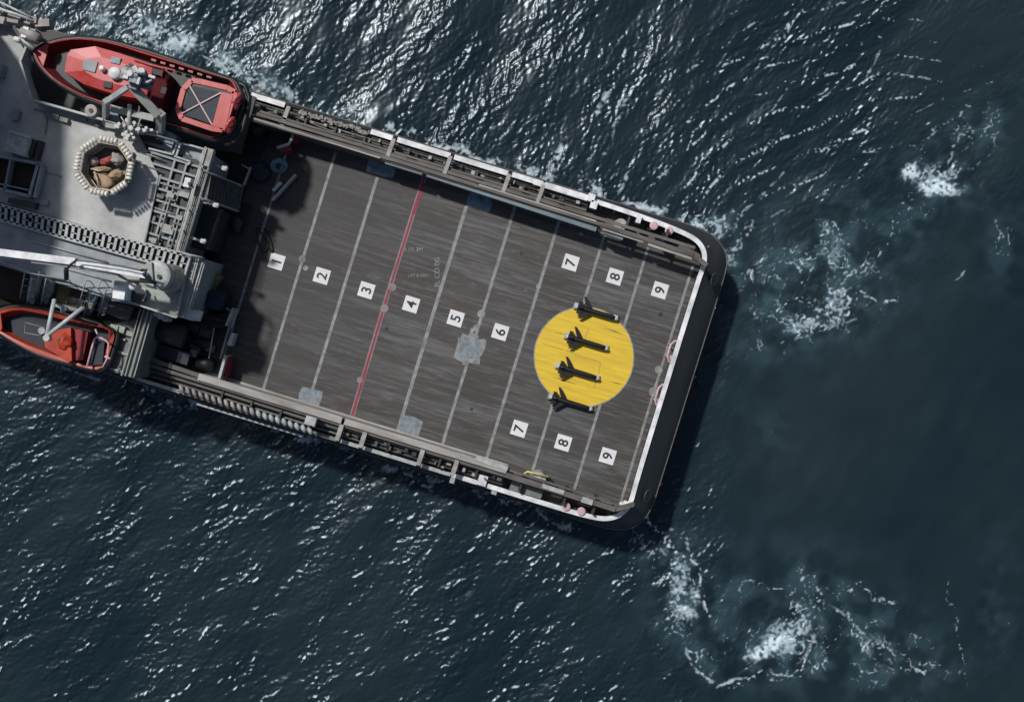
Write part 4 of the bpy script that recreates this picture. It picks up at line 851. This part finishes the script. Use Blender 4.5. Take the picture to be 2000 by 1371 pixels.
MB().tube([P(106, 585, 6.8), P(90, 662, 7.0)], .13, 8).build('arm', M['cap'], d2); MB().tube([P(162, 601, 6.8), P(92, 656, 7.0)], .13, 8).build('arm', M['cap'], d2)
MB().tube([P(106, 595, 5.8), P(152, 607, 5.8)], .14, 8).tube([P(122, 600, 6), P(122, 612, 6)], .12, 8).tube([P(118, 598, 6), P(130, 605, 6)], .16, 8).build('crossbeam', M['dullwhite'], d2)
MB().cyl(P(90, 660, 7.2), .2, .4, 10).build('hook_block', M['cap'], d2)
MB().tube([P(106, 587, 6.8), P(108, 590, 3.2)], .12, 6).tube([P(162, 603, 6.8), P(162, 604, 3.2)], .12, 6).build('post', M['dullwhite'], d2)

# crane
cr = empty('deck_crane', P(318, 541, UZ+.4), 'white knuckle boom crane on a round pedestal with its long boom laid forward', 'crane')
MB().cyl(P(318, 541, UZ+2.2), .78, 1.9, 28, .88).build('pedestal', M['green'], cr)
MB().cyl(P(304, 537, UZ+3.2), .84, 1.0, 28, .80).dome(P(304, 537, UZ+3.2), .82, .12, 28).build('slewing_house', M['dullwhite'], cr)
MB().cyl(P(310, 540, UZ+3.45), .12, .2, 10).build('bolt_cover', M['dark'], cr)
MB().prism(pz([(274, 520), (296, 512), (300, 560), (272, 552)], UZ+3.5), UZ+2.4).build('boom_root', M['green'], cr)
bo = MB(); bo.bar(P(-120, 478, 10.2), P(146, 511, 10.2), .40, .5); bo.bar(P(120, 508, 10.15), P(284, 538, 10.0), .34, .45)
bo.build('boom', M['white'], cr)
MB().bar(P(-120, 490, 9.7), P(60, 507, 9.7), .22, .25).build('boom_side', M['dullwhite'], cr)
MB().tube([P(62, 511, 9.9), P(150, 522, 9.9), P(232, 536, 9.8)], .085, 8).build('luffing_ram', M['cap'], cr)
MB().tube([P(152, 509, 10.5), P(170, 511, 10.5), P(240, 520, 10.5), P(282, 530, 10.4)], .035, 6).build('hydraulic_line', M['brown'], cr)
MB().tube([P(150, 508, 10.6), P(138, 517, 10.5), P(130, 527, 10.0), P(129, 540, 9.2), P(128, 546, 8.8)], .07, 6).tube([P(129, 526, 10), P(130, 544, 9)], .14, 6).build('hose', M['ink'], cr)
MB().tube([P(276, 528, 10.4), P(286, 527, 10.6), P(282, 538, 10.5), P(296, 550, 10.3), P(304, 553, 10)], .09, 6).tube([P(278, 534, 10.4), P(300, 552, 10.2), P(250, 548, 9.9), P(232, 538, 9.8)], .08, 6).build('hose', M['ink'], cr)
wn_ = MB().prism(pz([(222, 556), (246, 560), (242, 586), (219, 582)], UZ+2.0), UZ+.4); wn_.build('winch_housing', M['white'], cr)
MB().cyl(P(260, 559, UZ+3), .24, .8, 14).dome(P(260, 559, UZ+3), .25, .2).build('lamp_globe', M['white'], cr)
MB().tube([P(226, 553, UZ+2.2), P(250, 556, UZ+2.6), P(268, 552, UZ+3)], .16, 8).build('knuckle_joint', M['dullwhite'], cr)
MB().prism(pz([(254, 562), (284, 566), (280, 588), (250, 584)], UZ+.9), UZ+.4).build('control_console', M['dark'], cr)
MB().tube([P(281, 562, UZ+1.3), P(286, 574, UZ+1.3), P(279, 588, UZ+1.3)], .06, 6).tube([P(250, 560, UZ+1.3), P(248, 584, UZ+1.3)], .06, 6).build('guard_hoop', M['cap'], cr)
# cabinets near crane
solo('white_cabinet', MB().prism(pz([(363, 604), (377, 606), (373, 626), (359, 622)], 5.2), 3.0).box(P(382, 614, 4.9), .3, .5, 1), M['white'], P(368, 614, 3.0), 'bright white cabinet at the outer corner of the crane walkway', 'cabinet')
solo('valve_cluster', MB().cyl(P(314, 616, 5.2), .25, 1, 10).cyl(P(322, 622, 5.0), .2, 1, 10).box(P(308, 614, 4.9), .5, .3, 1), M['dullwhite'], P(314, 616, 4), 'pale valve cluster below the edge of the crane platform', 'valve')

# ------------------------------------------------------------------ things on the cargo deck
def rocket(tail):
    root = empty('finned_rocket', tail, 'x', 'rocket', 'dark finned rockets on the yellow circle')
    ax = Vector((CA, -SA, 0)); rt_ = Vector((SA, CA, 0)); Z = Vector((0, 0, 1)); c = tail+Z*.34; u = 1/PXM
    L = 78*u
    MB().tube([c, c+ax*6*u, c+ax*20*u, c+ax*60*u, c+ax*70*u, c+ax*76*u], [.14, .165, .175, .17, .16, .13], 14).build('body', M['rocket'], root)
    MB().tube([c+ax*75.5*u, c+ax*79*u, c+ax*81.5*u, c+ax*83*u], [.135, .12, .07, .01], 12).build('nose_cone', M['cap'], root)
    MB().tube([c-ax*5*u, c-ax*1*u, c], [.09, .125, .12], 12).build('nozzle', M['cap'], root)
    for sg, l_ in ((1, 28), (-1, 25)):
        p0 = c+ax*33*u; p1 = c+ax*19*u; tp_ = c+ax*(6)*u+rt_*sg*(l_*.82)*u+Z*.02; tp2 = tp_+ax*5.5*u
        th = Z*.05; MB().add([p0+th, p1+th, tp_+th, tp2+th, p0-th, p1-th, tp_-th, tp2-th], [(0, 1, 2, 3), (7, 6, 5, 4), (0, 4, 5, 1), (1, 5, 6, 2), (2, 6, 7, 3), (3, 7, 4, 0)]).build('wing_fin', M['rocket'], root)
        q0 = c+ax*14*u; q1 = c+ax*2*u; tt_ = c+rt_*sg*12.5*u+ax*0*u; t2_ = tt_+ax*7*u
        MB().add([q0+th, q1+th, tt_+th, t2_+th, q0-th, q1-th, tt_-th, t2_-th], [(0, 1, 2, 3), (7, 6, 5, 4), (0, 4, 5, 1), (1, 5, 6, 2), (2, 6, 7, 3), (3, 7, 4, 0)]).build('tail_fin', M['rocket'], root)
    th = rt_*.03; q0 = c+ax*16*u; q1 = c+ax*2*u; MB().add([q0+th, q1+th, q1+th+Z*.42-ax*.05, q0+th+Z*.4-ax*.25, q0-th, q1-th, q1-th+Z*.42-ax*.05, q0-th+Z*.4-ax*.25], [(0, 1, 2, 3), (7, 6, 5, 4), (0, 4, 5, 1), (1, 5, 6, 2), (2, 6, 7, 3), (3, 7, 4, 0)]).build('tail_fin', M['rocket'], root)
    for off, l_, w_ in ((-4, .26, .40), (24, .18, .38), (76, .30, .36)): MB().box(c+ax*off*u-Z*.06+rt_*.05, l_, w_, .28).build('cradle', M['dullwhite'], root)
    return root
rk = rocket(Q(1254, 244, .06))
labs = ['dark finned rocket lying at the upper edge of the yellow circle below panel 8', 'dark finned rocket inside the yellow circle, just below the topmost one', 'dark finned rocket inside the yellow circle, just above the bottommost one', 'dark finned rocket lying across the lower edge of the yellow circle']
rk['label'] = labs[0]
for i, (s, t_) in enumerate(((1253, 305), (1253.5, 365.5), (1257.5, 426.5))):
    c = rk.copy(); scn.collection.objects.link(c); c.location = Q(s, t_, .06); c['label'] = labs[i+1]
    for ch in rk.children: d = ch.copy(); scn.collection.objects.link(d); d.parent = c

def bitts(x0, y0, x1, y1, label):
    c = (P(x0, y0, 0)+P(x1, y1, 0))/2; root = empty('mooring_bitts', c, label, 'bollard', 'pairs of mooring bitts at the stern corners')
    MB().bar(P(x0, y0, .45)-(P(x1, y1, .45)-P(x0, y0, .45)).normalized()*.45, P(x1, y1, .45)+(P(x1, y1, .45)-P(x0, y0, .45)).normalized()*.45, .72, .45).build('base', M['ink'], root)
    for x, y in ((x0, y0), (x1, y1)):
        po_ = MB().cyl(P(x, y, 1.25), .20, 1.1, 18).build('post', M['ink'], root); MB().cyl(P(x, y, 1.35), .27, .12, 18).dome(P(x, y, 1.35), .27, .05, 18).build('cap', M['pinkcap'], po_)
bitts(1277, 441, 1307, 451, 'pair of pink capped mooring bitts beside the upper stern rail')
bitts(1106, 989.5, 1135.5, 998.5, 'pair of pink capped mooring bitts beside the lower stern rail')
cpn = empty('capstan', P(1212, 439, 0), 'round pale capstan between the upper bulwark and the cargo rail near the stern', 'capstan')
MB().cyl(P(1212, 440, 1.3), .42, 1.3, 22, .5).build('drum', M['beige'], cpn); MB().cyl(P(1216, 439, 1.42), .16, .15, 12).build('cap', M['cap'], cpn)
cp2 = empty('capstan', P(1052, 935, 0), 'round white topped capstan behind the yellow handrail at the lower side', 'capstan')
MB().cyl(P(1052, 936, 1.5), .46, 1.5, 22, .5).build('drum', M['dullwhite'], cp2); MB().cyl(P(1052, 936, 1.56), .2, .1, 12).build('cap', M['cap'], cp2)
solo('guard_hoop', MB().tube([P(1018, 936, 1.0), P(1022, 926, 1.6), P(1030, 921, 1.7), P(1071, 931, 1.7)], .07, 8).tube([P(1071, 931, 1.7), P(1072, 932, .05)], .05, 6).tube([P(1018, 936, 1.0), P(1018, 936, .05)], .05, 6), M['yrail'], P(1045, 927, .03), 'yellow topped tubular handrail on the deck near the lower cargo rail', 'handrail')
solo('guard_hoop', MB().tube([P(1170, 444, 1.6), P(1174, 453, 1.6), P(1180, 457, 1.6), P(1217, 466, 1.6)], .06, 8).tube([P(1170, 444, 1.6), P(1170, 444, .05)], .05, 6).tube([P(1217, 466, 1.6), P(1217, 466, .05)], .05, 6), M['beige'], P(1195, 455, .03), 'dull pinkish tubular handrail on the deck near the upper cargo rail', 'handrail')
for cx, cy, lab in ((1321, 689, 'upper pale pink hoop shaped rail on the inside of the stern bulwark'), (1297, 774, 'lower pale pink hoop shaped rail on the inside of the stern bulwark')):
    s0, t0 = cx*CA+cy*SA-9, -cx*SA+cy*CA
    pts = [Q(s0+10, t0-23, 1.0), Q(s0-1, t0-21, 1.15), Q(s0-6, t0-12, 1.2), Q(s0-6, t0+12, 1.2), Q(s0-1, t0+20, 1.15), Q(s0+10, t0+22, 1.0)]
    mb = MB().tube(pts, .07, 8).tube([pts[2], Vector((pts[2].x, pts[2].y, .03))], .05, 6).tube([pts[3], Vector((pts[3].x, pts[3].y, .03))], .05, 6)
    solo('stern_hoop', mb, M['pinkcap'], Q(s0, t0, .03), lab, 'handrail', 'hoop rails at the stern bulwark')
    solo('roller', MB().cyl(Q(s0+4, t0+12, 1.0), .18, .95, 12), M['pinkcap'], Q(s0+4, t0+12, .03), lab.replace('hoop shaped rail', 'roller post beside the hoop rail'), 'roller')
# chocks and posts on bulwark
ch = MB()
for x, y in ((1155, 386), (1160, 400), (1248, 428)): ch.box(P(x, y, RZ+.35), .45 if x < 1200 else .3, .5, .6)
ch.build('bulwark_chock', M['white'], bul)
MB().box(P(941, 938, 1.5), .65, .65, 1.2).build('bulwark_chock', M['white'], bul); MB().box(P(965, 961, RZ-.1), .35, .3, .4).box(P(884, 936, RZ), .3, .5, .4).build('bulwark_chock', M['dullwhite'], bul)
MB().tube([P(1362, 502, 1.4), P(1370, 511, 1.4)], .12, 8).build('roller_chock', M['white'], bul)
MB().tube([P(1212, 980, 1.2), P(1222, 997, 1.2)], .14, 8).box(P(1228, 984, 1.8), .7, .25, .3).build('roller_chock', M['white'], bul)
MB().prism(pz([(1140, 440), (1170, 447), (1172, 462), (1146, 455)], 2.2), 0) if False else 0
lk = MB().prism(pz([(1000, 940), (1062, 958), (1056, 974), (994, 956)], 1.1), 0)
solo('grey_locker', lk, M['dimgreen'], P(1028, 957, 0), 'grey green locker between the lower bulwark and cargo rail near the stern', 'locker')
solo('hatch_box', MB().prism(pz([(964, 934), (990, 940), (986, 958), (960, 950)], .9), 0), M['ink'], P(975, 945, 0), 'black hatch box beside the white chock at the lower bulwark', 'hatch')
solo('pallet_locker', MB().prism(pz([(1150, 968), (1196, 982), (1190, 990), (1146, 978)], 1.3), 0), M['beige'], P(1170, 980, 0), 'low beige locker near the rounded lower stern corner', 'locker')

# work gear in the shade aft of the deckhouse
hr = empty('hose_reel', P(545, 325, 0), 'blue grey coil of hose lying in the shade near the upper cargo rail', 'hose')
for r_, z_ in ((.52, .1), (.42, .16), (.30, .12)): MB().tube([P(545, 325, z_)+Vector((math.cos(a), math.sin(a)*.9, 0))*r_ for a in [k*math.pi/8 for k in range(16)]], .07, 6, True).build('hose_loop', M['bluepatch'], hr)
def bargrp(name, pts, w_, h, m, lab, cat, z=.6): solo(name, MB().bar(P(*pts[0], z), P(*pts[1], z), w_, h), M[m], P(*pts[0], 0.07), lab, cat)
bargrp('steel_bar', ((531, 391), (577, 341)), .14, .5, 'dullwhite', 'long thin pale bar leaning diagonally at the forward end of the deck', 'bar', .6)
bargrp('short_plank', ((533, 373), (549, 356)), .22, .5, 'cap', 'short pale plank beside the long thin pale bar', 'plank', .6)
bargrp('pipe_length', ((489, 326), (475, 362)), .09, .3, 'dullwhite', 'thin pale pipe standing in the shade beside the dark stair', 'pipe', 1.2)
rb_ = empty('red_bracket', P(565, 280, 0), 'red and white angled bracket at the forward end of the upper cargo rail', 'bracket')
MB().tube([P(573, 254, 1.5), P(569, 274, 1.5), P(563, 282, 1.5), P(541, 289, 1.5)], .10, 8).build('pipe', M['dullwhite'], rb_)
MB().prism(pz([(573, 262), (582, 265), (578, 280), (570, 278)], 1.2), .05).prism(pz([(545, 290), (566, 283), (570, 292), (554, 298)], 1.2), .05).build('red_plate', M['redline'], rb_)
solo('blue_container', MB().prism(pz([(412, 565), (442, 572), (430, 606), (402, 600)], 1.8), .07), M['blue'], P(424, 584, .07), 'dark blue bin in the shade aft of the crane walkway', 'bin')  # blue deepened to stand for shade that does not reach the bin
solo('yellow_crate', MB().bar(P(402, 572, 1.2), P(429, 537, 1.2), .36, .6), M['olive'], P(416, 555, .07), 'long dull yellow and lilac crate in the shade aft of the crane', 'crate')
solo('blue_tarp', lump(P(505, 335, .3), .8, .6, .22, 0, 9), M['blue'], P(505, 335, .07), 'crumpled dark blue tarpaulin in the shade beside the hose coil', 'tarpaulin')
solo('red_locker', MB().prism(pz([(437, 694), (449, 697), (440, 737), (431, 733)], 1.3), .07), M['redline'], P(440, 715, .07), 'narrow red locker against the pale barrier at the forward lower corner of the deck', 'locker')
solo('white_block', MB().prism(pz([(452, 650), (459, 652), (451, 676), (443, 673)], 1.0), .07), M['cap'], P(450, 663, .07), 'small pale block against the dark barrier forward of the deck', 'block')
solo('maroon_skid', MB().prism(pz([(400, 618), (450, 612), (438, 640), (404, 640)], 1.2), .07).box(P(430, 625, 1.5), 1.2, .2, .3), M['rust_and_shade'], P(425, 628, .07), 'dark maroon skid in the shade aft of the white cabinet', 'skid')  # shade put into the skid's dark colour, cast shadow misses it
solo('chain_heap', lump(P(462, 440, .4), .4, .5, .3, 0, 12), M['dark'], P(462, 440, .07), 'dark heap of chain in the shade below the dark stair', 'chain')
wr = empty('towing_winch', P(345, 660, .07), 'black towing winch deep in the shade below the crane platform', 'winch')
MB().tube([P(300, 640, 2.2), P(360, 660, 2.2)], .7, 14).build('drum', M['dark'], wr); MB().box(P(330, 690, 1.6), 2.6, .8, 1.4).build('frame', M['navy'], wr); MB().tube([P(306, 710, 1.6), P(318, 713, 1.6), P(334, 709, 1.6)], .07, 6).build('cable', M['dullwhite'], wr)
solo('white_hose', MB().tube([P(432, 604, .5), P(430, 596, .5), P(436, 594, .5), P(441, 602, .5), P(455, 610, .4), P(458, 616, .3)], .07, 6), M['dullwhite'], P(440, 602, .07), 'short looped white hose at the forward end of the deck', 'hose')
for x, y, l_, w_, m_ in ((505, 250, 1.2, .8, 'navy'), (527, 232, .5, .2, 'dullwhite')): solo('covered_gear', lump(P(x, y, .5), l_*.5, w_*.5, .4, .4, int(x)), M[m_], P(x, y, .07), 'covered %s gear in the shade behind the red rescue boat stern' % ('dark' if m_ == 'navy' else 'small pale'), 'gear')

# small fittings that crowd the steelwork
rr5 = random.Random(5)
for i in range(16):
    sx_ = rr5.uniform(403, 470); tx = rr5.uniform(245, 368)
    MB().box(Q(sx_, tx, 6.0+rr5.uniform(0, .25)), rr5.uniform(.15, .7), rr5.uniform(.1, .35), .35).build('fitting', M[rr5.choice(['green', 'dimgreen', 'pipe', 'beige'])], gb)
for s0, t0, s1, t1 in ((404, 250, 470, 252), (431, 245, 433, 368), (460, 292, 461, 368), (345, 204, 395, 205), (346, 226, 398, 228), (408, 300, 452, 301)):
    MB().tube([Q(s0, t0, 6.05), Q(s1, t1, 6.05)], .05, 6).build('pipe_run', M['green'], gb)
for (x0, y0), (x1, y1), r_ in (((66, 214), (160, 238), .045), ((160, 238), (195, 245), .045), ((92, 232), (88, 262), .04), ((20, 440), (250, 500), .04), ((60, 470), (210, 512), .05), ((130, 525), (215, 548), .05), ((282, 480), (306, 362), .05), ((70, 330), (120, 345), .035)):
    MB().tube([P(x0, y0, UZ+.08), P(x1, y1, UZ+.08)], r_, 6).build('deck_pipe', M['dullwhite' if r_ > .045 else 'midgrey'], upper)
for x, y, l_, w_ in ((100, 226, .9, .3), (124, 234, .5, .25), (192, 242, .35, .3), (160, 232, .4, .2), (300, 470, .3, .3), (86, 395, .4, .3), (30, 225, .4, .6), (60, 430, .3, .25), (255, 300, .25, .25)):
    MB().box(P(x, y, UZ+.3), l_, w_, .3).build('deck_fitting', M[rr5.choice(['dimgreen', 'midgrey', 'beige'])], upper)
for i in range(14):
    x = rr5.uniform(300, 420); y = rr5.uniform(628, 712)
    if y > 600+(x-290)*1.1+60: continue
    MB().box(P(x, y, rr5.uniform(.3, 1.5)), rr5.uniform(.2, .9), rr5.uniform(.15, .5), .3).build('winch_fitting', M[rr5.choice(['dark', 'navy', 'pipe'])], wr)
solo('grey_cylinder', MB().tube([P(386, 706, .6), P(418, 716, .6)], .45, 14), M['black'], P(400, 711, .07), 'dark grey tank lying in the shade near the lower cargo rail', 'tank')  # tank coloured black in place of shade, sun partly reaches it
solo('cable_loop', MB().tube([P(510+14*math.cos(a)+a*1.5, 470+24*math.sin(a*1.3), .1) for a in [k*.45 for k in range(20)]], .05, 5), M['black'], P(510, 470, .07), 'loose black cable lying on the deck forward of panel 1', 'cable')
solo('rubber_mat', MB().prism([Q(560, 240, .075), Q(590, 238, .075), Q(592, 300, .075), Q(562, 302, .075)], .06), M['black'], Q(575, 270, .06), 'black mat on the dark deck below the hose coil', 'mat')
for a_, b_x in (((472, 322), (486, 330)), ((452, 640), (462, 604)), ((418, 640), (408, 700))):
    MB().tube([P(*a_, 1.2), P(*b_x, 1.2)], .05, 6).build('stanchion_rail', M['dullwhite'], ship)
handrail([(404, 486), (430, 409)], 4.3, 'pipe', ship, r_=.035, h=.8)
handrail([(255, 262), (262, 232)], UZ+.9, 'dullwhite', ship, r_=.035)
for k in range(9):
    q = P(18+k*.0, 0, 0)
for k, sx_ in enumerate(range(1240, 1465, 28)):
    MB().tube([Q(sx_, 40+max(0, (sx_-1400)*.25), RZ-.05), Q(sx_, 48+max(0, (sx_-1400)*.25), .05)], .05, 5).build('bulwark_stay', M['beige'], bul)
for t_ in range(120, 560, 26):
    MB().tube([Q(1464, t_, RZ-.06), Q(1457, t_, .05)], .05, 5).build('bulwark_stay', M['beige'], bul)

seam = mat('dull_yellow_seam', (.34, .235, .03), .6)
for (xa, ya), (xb, yb) in (((1105, 684), (1136, 697)), ((1136, 697), (1173, 708.5)), ((1173, 708.5), (1168.5, 733)), ((1168, 733), (1160, 759)), ((1060, 672), (1100, 684)), ((1150, 640), (1141, 668))):
    a_ = P(xa, ya, .067); b_ = P(xb, yb, .067); d_ = (b_-a_).normalized(); r_ = Vector((d_.y, -d_.x, 0))*.016
    MB().quad(a_-r_, b_-r_, b_+r_, a_+r_).build('hatch_seam', seam, deck)
for (xa, ya), (xb, yb), w5 in (((1075, 735), (1130, 752), .10), ((1180, 640), (1222, 655), .12), ((1080, 648), (1110, 655), .08), ((1190, 745), (1220, 752), .09)):
    a_ = P(xa, ya, .0665); b_ = P(xb, yb, .0665); d_ = (b_-a_).normalized(); r_ = Vector((d_.y, -d_.x, 0))*w5/2; m_ = (a_+b_)/2
    MB().quad(a_, m_-r_, b_, m_+r_).build('scuff_mark', seam, deck)
